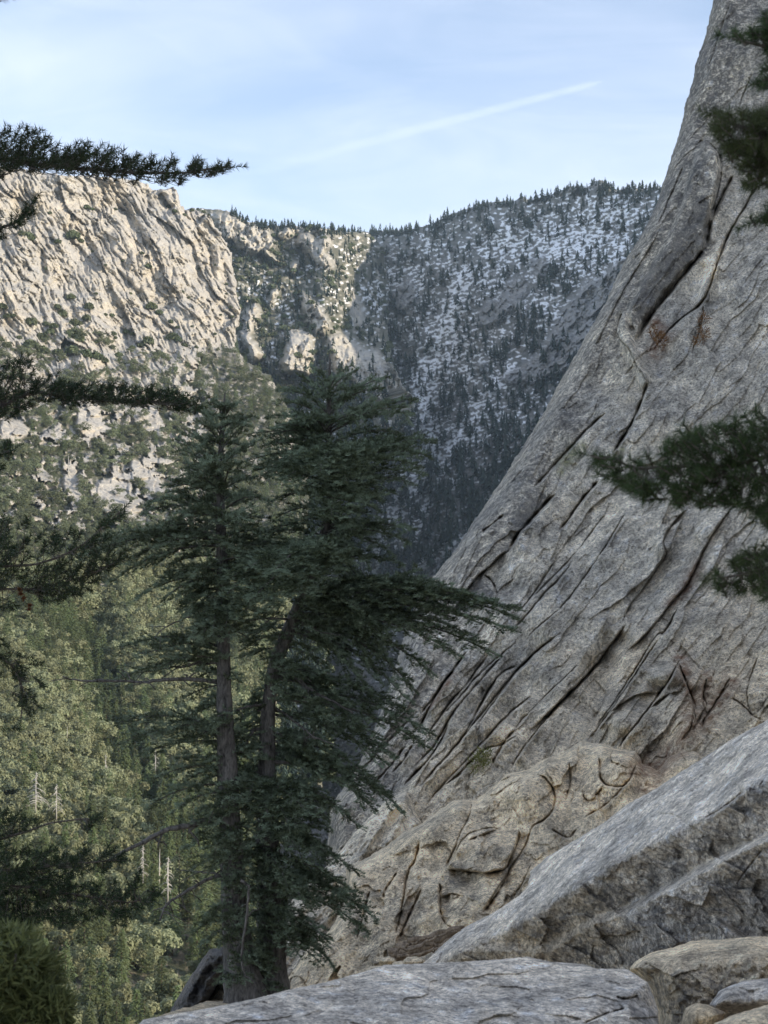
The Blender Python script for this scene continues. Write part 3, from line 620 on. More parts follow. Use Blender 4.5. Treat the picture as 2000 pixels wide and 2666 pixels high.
# ---------------------------------------------------------------- ground under the near rocks and an unseen hillside shaped to block the sun
def grid_surface(name, xs, ys, zf, mat, attrs=None):
    X, Y = np.meshgrid(xs, ys); Z = zf(X, Y); h, w = X.shape; idx = np.arange(h * w).reshape(h, w)
    Q = np.stack([idx[:-1, :-1], idx[:-1, 1:], idx[1:, 1:], idx[1:, :-1]], -1).reshape(-1, 4)
    at = {k: f(X, Y) for k, f in (attrs or {}).items()}
    return link(name, make_mesh(name, np.stack([X, Y, Z], -1).reshape(-1, 3), [Q], [mat], True, attrs=at))
def near_z(X, Y):
    z = -2.5 - np.clip(Y - 8, 0, 60) * .205 + np.clip(8 - Y, 0, 50) * .03
    z = z - np.clip(-2.2 - .03 * Y - X, 0, 60) * 1.3
    z = z + .12 * fbm(X / 2, Y / 2, 4, 120)
    return z
g = grid_surface('ground', np.arange(-40, 30, .35), np.arange(-30, 45, .35), near_z, M['tanrock'], dict(tan=lambda X, Y: X * 0 + 1, dark=lambda X, Y: X * 0 + .5))
tag(g, kind='structure')
def hill_z(X, Y):
    d = X - (22 + np.clip(Y, 0, 200) * .14)
    return np.where(d > 0, np.minimum(d * 1.25, 74 + 0 * d), d * .3 - 3) * sstep(150, 70, Y - .25 * X) + 8 * fbm(X / 40, Y / 40, 5, 130) * sstep(0, 40, d) - 3
hl = grid_surface('hillside', np.arange(16, 420, 3.), np.arange(-320, 150, 3.), hill_z, M['slab'], dict(dark=lambda X, Y: X * 0 + .3))
tag(hl, kind='structure')

# =================================================================== FAR TERRAIN
def aniso(X, Y, ang, s1, s2, seed, o=4, f=ridged):
    c, s = math.cos(ang), math.sin(ang)
    a = X * c + Y * s; b = -X * s + Y * c
    return f(b / s1, a / s2, o, seed)
# ---- left cliff, slopes and valley (one continuous surface)
cl_y = np.array([300, 430, 560, 760, 900, 1000, 1150, 1350, 1500, 1700, 2000, 2300, 2666, 3100, 3600])
cl_D = np.array([1530, 1500, 1470, 1400, 1345, 1265, 1140, 985, 880, 770, 620, 480, 350, 255, 190])
rock_polys = [K3([(330, 430), (430, 440), (440, 500), (435, 555), (380, 570), (330, 530)]), K3([(0, 480), (100, 490), (130, 540), (60, 600), (0, 620)]),
    K3([(270, 720), (340, 720), (370, 790), (330, 870), (280, 800)]), K3([(380, 780), (500, 720), (540, 790), (630, 840), (620, 880), (560, 900), (460, 890), (390, 830)]), K3([(500, 715), (580, 730), (570, 800), (520, 790)]),
    K3([(550, 870), (630, 910), (640, 960), (580, 950), (540, 920)]), K3([(570, 640), (640, 690), (720, 790), (715, 820), (660, 810), (600, 760), (560, 690)]), K3([(150, 760), (210, 770), (200, 830), (150, 820)]),
    K3([(640, 570), (690, 630), (680, 660), (640, 610)]), K3([(500, 400), (560, 430), (640, 440), (720, 560), (700, 580), (640, 510), (560, 470)]), K3([(740, 920), (840, 910), (870, 950), (760, 950)]),
    K3([(420, 1180), (540, 1150), (560, 1180), (540, 1210), (430, 1240)]), K3([(490, 1230), (560, 1240), (600, 1290), (520, 1270)]), K3([(210, 880), (250, 960), (270, 1000), (210, 950)]), K3([(730, 1120), (780, 1110), (790, 1150), (740, 1160)]),
    K3([(0, 730), (60, 750), (110, 790), (60, 800), (0, 770)]), K3([(720, 790), (770, 800), (760, 830), (720, 820)])]
soil_polys = [K5([(160, 1330), (340, 1350), (340, 1400), (230, 1420), (200, 1470), (170, 1400)]), K5([(540, 1420), (620, 1450), (690, 1510), (680, 1560), (610, 1530), (540, 1470)]), K5([(690, 1270), (780, 1270), (850, 1330), (800, 1400), (700, 1390)]),
    K5([(290, 1520), (360, 1540), (350, 1640), (280, 1640)]), K5([(600, 1180), (680, 1190), (660, 1220), (600, 1210)]), K5([(0, 700), (60, 700), (40, 780), (0, 780)])]
_pm = {}
def polymask(key, polys, X, Y, soft=6, jit=9, seed=200):
    JX = X + jit * fbm(X / 24, Y / 24, 4, seed); JY = Y + jit * fbm(X / 24, Y / 24, 4, seed + 5)
    r = np.zeros(X.shape)
    for p in polys:
        pa = np.array(p); m = (X > pa[:, 0].min() - 30) & (X < pa[:, 0].max() + 30) & (Y > pa[:, 1].min() - 30) & (Y < pa[:, 1].max() + 30)
        if m.any(): r[m] = np.maximum(r[m], sstep(-soft, soft, sdist(p, JX[m], JY[m])))
    return r
def outcrop(X, Y):
    n = fbm(X / 42, Y / 34, 4, 222, .6) + .35 * fbm((X - Y * .5) / 14, (Y + X * .4) / 40, 3, 223)
    return np.maximum(polymask('r', rock_polys, X, Y), sstep(.0, .07, n + .03 - .05 * sstep(380, 200, X) * sstep(960, 1050, Y) - .07 * sstep(1100, 1350, Y) - .25 * sstep(1380, 1460, Y)) * sstep(1500, 1420, Y) * sstep(640, 480, X))
def base_y(X):                   # foot of the bare cliff
    return np.interp(X, [-300, 0, 60, 130, 260, 330, 420, 480, 540, 610, 700], [1010, 1000, 985, 985, 1000, 1020, 1020, 965, 905, 915, 940])
def cliff_depth(X, Y):
    D = np.interp(Y.ravel(), cl_y, cl_D).reshape(Y.shape) + (.30 * (X - 300)) * np.interp(Y.ravel(), [900, 1500, 2666], [1, .7, .2]).reshape(Y.shape)
    k = np.interp(Y.ravel(), [1000, 1500, 2700], [1, .6, .12]).reshape(Y.shape)
    cliffness = sstep(60, -90, Y - base_y(X))
    ang = math.radians(60)
    c, s = np.cos(ang), np.sin(ang); a = X * c + Y * s; b = -X * s + Y * c
    wb = b + 9 * fbm(X / 40, Y / 40, 4, 210) + 24 * fbm(X / 170, Y / 170, 2, 208); wa = a + 12 * fbm(X / 50, Y / 50, 4, 211)
    D = D + 26 * k * fbm(X / 190, Y / 190, 3, 212)
    calm = sstep(-.25, .25, fbm(X / 85, Y / 85, 3, 207))          # broken ground against clean faces
    D = D - 8 * cliffness * fbm(wb / 74, wa / 150, 3, 213)
    D = D - 12 * cliffness * facet(wb / 58, wa / 150, 214, .9)
    D = D - 3.4 * cliffness * (.5 + .7 * calm) * facet(wb / 19, wa / 80, 215, 1.1)
    D = D - (.3 + .7 * cliffness) * (.12 + .95 * calm) * k * 1.5 * facet(wb / 7.5, wa / 26, 216, 1.2)
    D = D - (.4 + .6 * cliffness) * (.12 + .9 * calm) * k * .45 * facet(wb / 4.5, wa / 9, 217, 1.3)
    D = D - 4.5 * cliffness * sstep(.6, .95, ridged(wb / 22, wa / 150, 2, 218)) * -1
    D = D - 3.0 * cliffness * sstep(.05, .10, fbm(wb / 45, wa / 160, 3, 219)) - 2.5 * cliffness * sstep(.1, .16, fbm(wb / 22, wa / 140, 2, 229))
    # shadowed gullies and pillars
    for pts, w, dep in ((KM([(0, 0)]) + [(300, 520), (350, 590), (385, 660)], 16, 9), ([(265, 690), (300, 720), (345, 765), (400, 800)], 9, 8), ([(300, 700), (340, 740), (370, 770)], 7, 8), ([(105, 640), (112, 700), (118, 740)], 7, 8),
                        ([(372, 490), (385, 520), (392, 545)], 9, 10), ([(420, 500), (432, 530), (455, 545)], 9, 9), ([(205, 790), (260, 830), (300, 860)], 7, 5), ([(8, 760), (20, 790), (30, 810)], 5, 6), ([(570, 640), (585, 700), (600, 760)], 7, 6), ([(540, 620), (548, 680), (560, 740)], 6, 6)):
        pts = [q for q in pts if q[0] > 0 and q != (500.0, 450.0)]
        d, sd_, par = linedist(pts, X + 7 * fbm(X / 20, Y / 20, 3, 230), Y)
        D = D + dep * np.exp(-(d / w) ** 2) * sstep(0, .15, par) * sstep(0, .15, 1 - par)
    D = D - (9 + 5 * facet(X / 40, Y / 34, 220, 1.) + 1.2 * facet(X / 13, Y / 12, 221, 1.2)) * outcrop(X, Y) * (1 - .82 * cliffness)
    D = D - 3.2 * cliffness * (.25 + calm) * facet((X + .35 * Y) / 34, (Y - .35 * X) / 15, 232, 1.1) - 1.3 * cliffness * (.2 + calm) * facet((X + .3 * Y) / 12, (Y - .3 * X) / 7, 233, 1.2) * k ** .5 * (.7 + .6 * fbm(X / 9, Y / 16, 3, 231))
    # spurs and the draw running down the valley
    D = D + 40 * np.exp(-(linedist([(240, 1650), (270, 1800), (300, 1950), (420, 2150)], X, Y)[0] / 70) ** 2) * (Y > 1500)
    return D
left_poly = [(-420, 380), (-100, 425), (0, 430), (60, 440), (120, 450), (200, 456), (300, 462), (355, 470), (383, 480), (398, 494), (410, 498), (417, 490), (452, 487), (462, 498), (469, 530), (480, 548), (505, 545), (545, 560), (570, 600), (592, 640), (604, 668), (610, 720), (619, 775), (629, 815), (617, 860), (612, 905),
    (645, 940), (700, 978), (740, 1040), (790, 1150), (805, 1300), (785, 1450), (750, 1600), (725, 1750), (705, 2000), (700, 2300), (760, 2900), (760, 3500), (-900, 3500), (-900, 900)]
def snow_none(X, Y): return X * 0
left = sheet('granite_cliff', left_poly, cliff_depth, 2.1, M['cliff'], 12, 9, (-260, 200, -60), 11, 26, 240,
    dict(dark=lambda X, Y: np.clip(sstep(.15, .5, fbm(X / 70, Y / 45, 4, 241)) * .35, 0, 1) * (Y < 1000),
         scrub=lambda X, Y: np.clip(sstep(-15, 40, Y - base_y(X) + 25 * fbm(X / 30, Y / 30, 3, 242)), 0, 1) * (1 - outcrop(X, Y)) * sstep(-.3, .1, fbm(X / 22, Y / 22, 4, 243) + .02),
         soil=lambda X, Y: np.maximum(polymask('s', soil_polys, X, Y), .75 * sstep(1380, 1500, Y) * (1 - polymask('r', rock_polys, X, Y)))))
tag(left, kind='structure'); left.name = 'mountain_side'

# ---- mid ridge with crags
crags = [K3([(1240, 90), (1310, 100), (1350, 150), (1355, 230), (1330, 290), (1240, 280), (1215, 240), (1245, 150)]),
    KM([(690, 1120), (760, 1095), (850, 1145), (870, 1200), (880, 1350), (850, 1430), (760, 1440), (670, 1440), (650, 1380), (690, 1250)]),
    KM([(980, 1180), (1060, 1160), (1150, 1190), (1200, 1230), (1300, 1300), (1330, 1270), (1370, 1350), (1440, 1410), (1500, 1480), (1530, 1580), (1600, 1640), (1500, 1800), (1300, 1750), (1280, 1600), (1150, 1500), (1040, 1450), (1000, 1300)]),
    KM([(770, 420), (830, 425), (900, 480), (960, 450), (1020, 470), (1010, 530), (960, 570), (1030, 640), (1020, 700), (960, 690), (900, 640), (830, 560), (740, 520)]),
    KM([(790, 850), (860, 910), (920, 950), (990, 1060), (1000, 1130), (900, 1150), (840, 1050), (790, 950)]), KM([(1150, 850), (1210, 900), (1240, 1000), (1270, 1080), (1190, 1110), (1140, 1000)]),
    KM([(1480, 740), (1590, 800), (1620, 880), (1550, 950), (1510, 1040), (1450, 920)]), KM([(290, 285), (400, 350), (520, 360), (570, 430), (600, 520), (560, 580), (640, 640), (600, 640), (500, 570), (400, 580), (300, 520), (200, 430), (150, 300)]),
    KM([(600, 440), (700, 380), (860, 370), (960, 400), (900, 430), (760, 440), (650, 470)]), KM([(560, 840), (640, 830), (600, 900), (560, 960)]), KM([(380, 1000), (460, 930), (500, 1000), (420, 1200), (520, 1300), (450, 1370), (350, 1150)]), KM([(420, 330), (500, 340), (500, 380), (430, 380)]),
    KM([(720, 640), (770, 650), (740, 710), (700, 690)])]
outc = [KR([(850, 1290), (1000, 1010), (1180, 780), (1300, 740), (1420, 620), (1500, 640), (1320, 1000), (1200, 1200), (1100, 1400), (900, 1480), (700, 1560), (560, 1480), (720, 1380)]), KR([(620, 790), (720, 740), (760, 800), (740, 900), (700, 1020), (640, 960), (600, 1060), (520, 1050), (560, 900)]), KR([(370, 1080), (450, 920), (560, 900), (590, 1050), (450, 1120)]),
    KR([(760, 620), (880, 590), (880, 740), (800, 740)]), KR([(1200, 70), (1270, 45), (1345, 80), (1345, 130), (1280, 120), (1200, 110)]), KR([(980, 120), (1110, 90), (1110, 120), (1000, 150)]), KR([(680, 165), (730, 170), (735, 200), (690, 200)]), KR([(380, 1380), (450, 1360), (470, 1430), (400, 1440)]),
    KM([(1450, 880), (1540, 760), (1600, 800), (1610, 900), (1540, 1000), (1480, 1000)]), KR([(1500, 80), (1560, 100), (1560, 130), (1500, 130)]),
    [(720, 1680), (800, 1640), (900, 1660), (940, 1740), (1000, 1800), (980, 1950), (860, 2050), (760, 1960), (700, 1850)], [(1090, 1480), (1190, 1420), (1190, 1460), (1120, 1520)], [(700, 1960), (900, 2100), (900, 2250), (700, 2250)]]
def far_depth(X, Y):
    D = 3300 - 1.25 * (X - 850) * np.where(X > 850, 1, .2) - 1.15 * (Y - 550) + 60 * fbm(X / 220, Y / 220, 3, 280)
    D = np.maximum(D, 1150 + .0 * X)
    D = D + 45 * np.exp(-(linedist([(1420, 560), (1250, 800), (1120, 1000), (1080, 1180), (1120, 1380), (1090, 1600)], X + 20 * fbm(X / 60, Y / 60, 3, 281), Y)[0] / 45) ** 2)
    D = D - 22 * aniso(X, Y, math.radians(115), 60, 170, 282, 4) - 6 * ridged(X / 12, Y / 14, 3, 283)
    om = polymask('o', outc, X, Y, 10, 10, 290)
    return D - om * (14 + 18 * facet((X + Y) / 30, (Y - X) / 60, 284, 1) + 9 * facet((X + Y) / 11, (Y - X) / 22, 285, 1.2) + 4 * facet(X / 6, Y / 6, 286, 1.2))
def mid_depth(X, Y):
    D = 2350 - 1.05 * (Y - 560) + .35 * (np.minimum(X, 790) - 700) - .55 * np.maximum(X - 790, 0) + 40 * fbm(X / 150, Y / 150, 3, 250)
    wx = X + 9 * fbm(X / 40, Y / 40, 3, 251)
    D = D - 14 * aniso(wx, Y, math.radians(62), 34, 90, 252, 4) - 4 * ridged(wx / 9, Y / 16, 3, 253)
    D = D + (far_depth(X, Y) - 25 - D) * sstep(840, 1010, X) * sstep(960, 800, Y)
    cm = polymask('c', crags, X, Y, 12, 8, 260)
    D = D + cm * .75 * (X - 880) * sstep(860, 900, Y)
    D = D - cm * (28 + 20 * facet(wx / 22, Y / 46, 256, 1) + 9 * facet(wx / 9, Y / 17, 257, 1.2) + 4 * facet(wx / 5, Y / 6, 258, 1.2))
    return D
mid_poly = [(430, 575), (500, 542), (560, 545), (590, 548), (605, 551), (625, 566), (648, 578), (688, 580), (700, 590), (753, 586), (807, 592), (862, 597), (900, 603), (960, 605), (1000, 650), (1015, 760), (1010, 860), (1025, 950), (1050, 1005), (1082, 1040), (1078, 1070), (1050, 1120), (980, 1180), (900, 1260), (860, 1400), (840, 2050), (600, 2050), (560, 1200), (430, 900)]
def rndsnow(X, Y, seed): return fbm(X / 14 + .35 * fbm(X / 9, Y / 9, 2, seed + 4), (Y + .3 * X) / 7.0, 2, seed, .5)
msnow_blobs = [(675, 740, 26, 40, .75), (880, 760, 40, 30, .4), (930, 660, 50, 50, .2), (740, 800, 40, 40, .5), (980, 780, 60, 60, .7), (640, 640, 30, 25, .25), (900, 620, 60, 20, .1), (720, 925, 14, 40, .5), (820, 700, 60, 40, .3)]
def blobs(B, X, Y):
    r = np.zeros(X.shape)
    for cx, cy, rx, ry, a in B: r = np.maximum(r, a * np.exp(-((X - cx) / rx) ** 2 - ((Y - cy) / ry) ** 2))
    return r
def mid_snow(X, Y):
    return sstep(.0, .07, rndsnow(X, Y, 270) - .36 + .5 * blobs(msnow_blobs, X, Y)) * (1 - polymask('c', crags, X, Y, 12, 8, 260))
mid = sheet('middle_ridge', mid_poly, mid_depth, 2.6, M['crag'], 16, 30, (-320, 260, -60), 5, 14, 272,
    dict(snow=mid_snow, scrub=lambda X, Y: (1 - polymask('c', crags, X, Y, 12, 8, 260)) * sstep(-.3, .1, fbm(X / 16, Y / 10, 4, 273) + .12) * .85, dark=lambda X, Y: .35 * sstep(0, .4, fbm(X / 40, Y / 40, 3, 274))))
tag(mid, kind='structure'); mid.name = 'mountain_ridge'

# ---- far snowy mountain
far_poly = [(300, 640), (600, 598), (690, 600), (753, 600), (862, 604), (898, 606), (950, 603), (1006, 600), (1060, 598), (1100, 590), (1136, 578), (1172, 558), (1226, 540), (1262, 528), (1300, 524), (1345, 522), (1352, 513), (1365, 512), (1375, 522), (1425, 510), (1462, 496), (1475, 488), (1500, 484), (1512, 492), (1534, 486), (1545, 474), (1560, 468), (1575, 474), (1590, 486), (1606, 494), (1642, 492), (1650, 484), (1662, 492), (1700, 488), (1850, 470), (2000, 450), (2200, 520), (2450, 560), (2800, 640), (3200, 1500), (2600, 2300), (300, 2300)]
fsnow = [(1500, 640, 190, 95, .95), (1330, 640, 110, 70, .8), (1600, 560, 120, 60, .85), (1420, 570, 90, 35, .6), (1250, 720, 90, 70, .6), (1160, 900, 70, 120, .85), (1230, 960, 70, 60, .7), (1120, 1020, 40, 70, .9), (1300, 860, 60, 60, .45), (1200, 1130, 110, 35, .75), (1110, 1190, 45, 40, .85), (1060, 1290, 50, 40, .9), (1020, 1350, 50, 50, .8), (1300, 1080, 60, 40, .6), (1360, 1030, 40, 40, .5), (1130, 1480, 60, 40, 1.0), (1165, 1450, 30, 30, 1.0), (1190, 820, 60, 60, .5), (1110, 800, 60, 50, .5), (980, 700, 80, 60, .6), (1060, 720, 70, 60, .6), (1120, 640, 60, 50, .5), (1420, 790, 60, 60, .6), (1480, 720, 60, 50, .5), (970, 1420, 40, 50, .7), (1010, 1480, 50, 30, .6), (1060, 1230, 50, 50, .8), (960, 1540, 30, 20, .5), (1150, 1330, 60, 50, .25), (1180, 1250, 60, 50, .3)]
def gully(X, Y):
    r = X * 0
    for ln, w in (([(1210, 720), (1150, 880), (1095, 1000), (1115, 1130), (1085, 1250), (1030, 1340), (975, 1440), (940, 1560)], 34), ([(1330, 960), (1240, 1080), (1150, 1190), (1080, 1270)], 22), ([(1200, 1420), (1130, 1490), (1100, 1560)], 26), ([(1200, 1140), (1120, 1300), (1060, 1420)], 12)):
        r = np.maximum(r, np.exp(-(linedist(ln, X + 14 * fbm(X / 40, Y / 40, 3, 309), Y)[0] / w) ** 2))
    return r
def far_snow(X, Y):
    return sstep(-.02, .05, rndsnow(X, Y, 300) - .30 + .16 * fbm(X / 40, Y / 30, 3, 301) + .40 * np.minimum(np.maximum(blobs(fsnow, X, Y), gully(X, Y)), .9)) * (1 - .85 * polymask('o', outc, X, Y, 10, 10, 290))
farm = sheet('snowy_mountain', far_poly, far_depth, 2.2, M['mount'], 14, 40, (0, 500, -300), 4, 12, 305,
    dict(snow=far_snow, scrub=lambda X, Y: (1 - polymask('o', outc, X, Y, 10, 10, 290)) * sstep(-.3, .15, fbm(X / 16, Y / 9, 4, 306) + .02) * .5, dark=lambda X, Y: .22 * (1 - polymask('o', outc, X, Y, 10, 10, 290))))
tag(farm, kind='structure'); farm.name = 'mountain'
vf = grid_surface('valley_floor', np.linspace(-9000, 9000, 60), np.linspace(-3000, 14000, 60), lambda X, Y: -520 + 60 * fbm(X / 900, Y / 900, 3, 9), M['valley'], dict(scrub=lambda X, Y: X * 0 + 1))
tag(vf, kind='structure')

# =================================================================== FAR VEGETATION
def bez(p0, p1, sag, n=8, jit=0):
    t = np.linspace(0, 1, n)[:, None]; p = p0 * (1 - t) + p1 * t; p[:, 2] += (sag * 4 * t * (1 - t))[:, 0]
    if jit: p[1:-1] += RS.normal(size=(n - 2, 3)) * jit
    return p
def far_conifer(nw=7, nb=6, seed=0, slim=.2):
    r = np.random.RandomState(seed); T = []
    for i in range(nw):
        t = (i + .3) / nw; z = .12 + .88 * t; R = slim * (1 - t) ** .8 + .015
        for k in range(nb):
            a = r.uniform(0, 6.28); w = .55; rr = R * r.uniform(.6, 1.25); hz = .85 / nw
            c, s = math.cos(a), math.sin(a)
            tip = np.array([c * rr, s * rr, z - hz * r.uniform(.3, .9)])
            l = np.array([math.cos(a + w) * rr * .45, math.sin(a + w) * rr * .45, z + hz * .3]); q = np.array([math.cos(a - w) * rr * .45, math.sin(a - w) * rr * .45, z + hz * .3])
            top = np.array([0, 0, min(1, z + hz * 1.3)])
            T += [[l, q, tip], [l, top, q]]
    a = np.arange(3) * 2.1
    for k in range(3): T.append([[.012 * math.cos(a[k]), .012 * math.sin(a[k]), -.06], [.012 * math.cos(a[(k + 1) % 3]), .012 * math.sin(a[(k + 1) % 3]), -.06], [0, 0, .3]])
    return np.array(T)
def far_blob(n=60, seed=0, flat=.8):
    r = np.random.RandomState(seed); d = unit(r.normal(size=(n, 3))); d[:, 2] = np.abs(d[:, 2]) * 1.1 - .15
    lob = unit(r.normal(size=(6, 3))); rad = .72 + .3 * np.max(d @ lob.T, 1)
    c = d * (rad * r.uniform(.75, 1, n))[:, None] * np.array([1, 1, flat]); nrm = unit(d + .7 * r.normal(size=(n, 3)))
    u = unit(np.cross(nrm, r.normal(size=(n, 3)))); v = np.cross(nrm, u); s = (r.uniform(.25, .45, n))[:, None]
    return np.stack([c - u * s - v * s * .5, c + u * s - v * s * .5, c + v * s], 1)
def merged(name, templates, pos, size, mat, ids=None):
    Vs, ts = [], []
    ids = RS.randint(0, len(templates), len(pos)) if ids is None else ids
    for k, tm in enumerate(templates):
        m = np.where(ids == k)[0]
        if not len(m): continue
        a = RS.uniform(0, 6.28, len(m)); c, s = np.cos(a), np.sin(a); t = tm.reshape(-1, 3)
        sx = size[m] * RS.uniform(.8, 1.25, len(m))
        V = np.empty((len(m), len(t), 3)); V[..., 0] = (t[None, :, 0] * c[:, None] - t[None, :, 1] * s[:, None]) * sx[:, None]
        V[..., 1] = (t[None, :, 0] * s[:, None] + t[None, :, 1] * c[:, None]) * sx[:, None]; V[..., 2] = t[None, :, 2] * size[m][:, None]
        V += pos[m][:, None]; Vs.append(V.reshape(-1, 3)); ts.append(np.repeat(RS.uniform(0, 1, len(m)), len(t)))
    V = np.concatenate(Vs); T = np.arange(len(V)).reshape(-1, 3)
    return link(name, make_mesh(name, V, [T], [mat], False, attrs=dict(tint=np.concatenate(ts))))
def scatter(n, poly, dens, minr=0, seed=0):
    r = np.random.RandomState(seed); p = np.array(poly); x0, y0 = p.min(0); x1, y1 = p.max(0)
    X = r.uniform(x0, x1, n); Y = r.uniform(y0, y1, n); m = inpoly(poly, X, Y); X, Y = X[m], Y[m]
    m = r.uniform(0, 1, len(X)) < dens(X, Y); X, Y = X[m], Y[m]
    if minr:
        cell = {}; keep = []
        for i in range(len(X)):
            k = (int(X[i] // minr), int(Y[i] // minr))
            if k in cell: continue
            cell[k] = 1; keep.append(i)
        X, Y = X[keep], Y[keep]
    return X, Y
FC = [far_conifer(6, 6, i, .30 + .07 * (i % 3)) for i in range(6)]
FB = [far_blob(70, i, .8) for i in range(5)]
ZS = np.array([0, 0, 1.])

# far mountain conifers
def dens_far(X, Y):
    d = .95 - .72 * np.maximum(blobs(fsnow, X, Y), gully(X, Y)) - .75 * polymask('o', outc, X, Y, 10, 10, 290)
    d = d + .5 * sstep(560, 520, Y + (1300 - X) * .25) * 0
    return np.clip(d * (.62 + 1.5 * fbm(X / 45, Y / 60, 3, 310)), .05, 1)
X, Y = scatter(15000, [(300, 600), (600, 600), (900, 607), (1000, 603), (1100, 592), (1172, 560), (1262, 530), (1345, 524), (1462, 500), (1540, 488), (1600, 496), (1700, 492), (1750, 700), (1500, 1100), (1150, 1650), (900, 1650), (900, 900), (300, 700)], dens_far, 6, 11)
fx, fy = X, Y
h = (8 + 13 * RS.uniform(0, 1, len(X)) ** 1.5) * (1 + .25 * (Y > 1150))
pos = P(X, Y, far_depth(X, Y) - 4)
# skyline row
sx = np.sort(RS.uniform(600, 1760, 520)); sk = np.array(far_poly[:45]); sy = np.interp(sx, sk[:45, 0][np.argsort(sk[:45, 0])], sk[:45, 1][np.argsort(sk[:45, 0])]) + RS.uniform(3, 12, len(sx))
sy = sy + RS.uniform(0, 10, len(sx)); spos = P(sx, sy, far_depth(sx, sy) + 4); sh = RS.uniform(4, 14, len(sx)) * (1 + .25 * (sx < 1100))
allp = np.concatenate([pos, spos]); allh = np.concatenate([h, sh]); allx = np.concatenate([X, sx]); ally = np.concatenate([Y, sy])

# mid ridge conifers
def dens_mid(X, Y):
    d = .8 - .72 * polymask('c', crags, X, Y, 12, 8, 260) - .35 * blobs(msnow_blobs, X, Y)
    d = d * (.75 + .9 * fbm(X / 40, Y / 50, 3, 312)) + .35 * sstep(900, 1100, Y)
    return np.clip(d, .05, 1)
X2, Y2 = scatter(11000, mid_poly, dens_mid, 6.5, 12)
m = Y2 > 590; X2, Y2 = X2[m], Y2[m]
p2 = P(X2, Y2, mid_depth(X2, Y2) - 4); h2 = RS.uniform(7, 13, len(X2))
sx = RS.uniform(600, 900, 150); sy = np.interp(sx, [600, 648, 700, 753, 862, 900], [552, 580, 592, 590, 600, 606]) + RS.uniform(0, 14, 150)
p3 = P(sx, sy, mid_depth(sx, sy) + 6); h3 = RS.uniform(4, 13, 150)
isb = RS.uniform(0, 1, len(X2)) < .3
# ---- the largest on the far slopes stand alone, the rest read as one wood
cx_ = np.concatenate([allx, X2[~isb], sx]); cy_ = np.concatenate([ally, Y2[~isb], sy]); cpos = np.concatenate([allp, p2[~isb], p3]); ch = np.concatenate([allh, h2[~isb], h3])
pxh = ch / cpos[:, 1]
order = np.argsort(-pxh)
inv_view = np.zeros(len(cx_), bool)
from_slab = ~inpoly([(480, 1000), (1080, 900), (1080, 1560), (1400, 1560), (1000, 2400), (200, 2400), (200, 1300)], cx_, cy_) & (cx_ > 0)
from_slab &= ~(sdist(slab_poly, cx_, cy_) > -6)
big = [i for i in order if from_slab[i]][:140]
rest = np.setdiff1d(np.arange(len(cx_)), big)
wood = merged('forest', FC, cpos[rest], ch[rest], M['farcon']); tag(wood, 'dark conifer wood covering the far snowy slopes', 'forest', kind='stuff')
scr = merged('scrub', FB, p2[isb] + ZS, h2[isb] * .45, M['shrub']); tag(scr, 'dark scrub on the rocky middle ridge', 'scrub', kind='stuff')
def tri_mesh(name, T, mat, extra=None):
    return make_mesh(name, T.reshape(-1, 3), [np.arange(len(T) * 3).reshape(-1, 3)], [mat])
fmesh = [tri_mesh('far_conifer', t, M['farcon']) for t in FC]
def place(name, me, pos, size, label, cat, group, wide=1.0):
    o = bpy.data.objects.new(name, me); C.objects.link(o); o.location = pos; w = size * RS.uniform(.85, 1.2) * wide
    o.scale = (w, w, size); o.rotation_euler = (0, 0, RS.uniform(0, 6.28)); tag(o, label, cat, group); return o
def where_far(x, y):
    if y < 620 and x > 1060: return 'small dark conifer on the snowy skyline of the far mountain', 'conifers along the far skyline'
    if y < 620: return 'small dark conifer on the skyline of the middle ridge', 'conifers on the ridge skyline'
    if x > 1200: return 'small dark conifer on the snow streaked slope of the far mountain', 'conifers on the snowy slope'
    if y > 1100: return 'blue green conifer in the hazy shaded hollow right of the firs', 'conifers in the shaded hollow'
    return 'small dark conifer among the crags of the middle ridge', 'conifers among the crags'
for i in big:
    lb, gr = where_far(cx_[i], cy_[i]); place('conifer', fmesh[i % 6], cpos[i], ch[i], lb, 'conifer', gr)

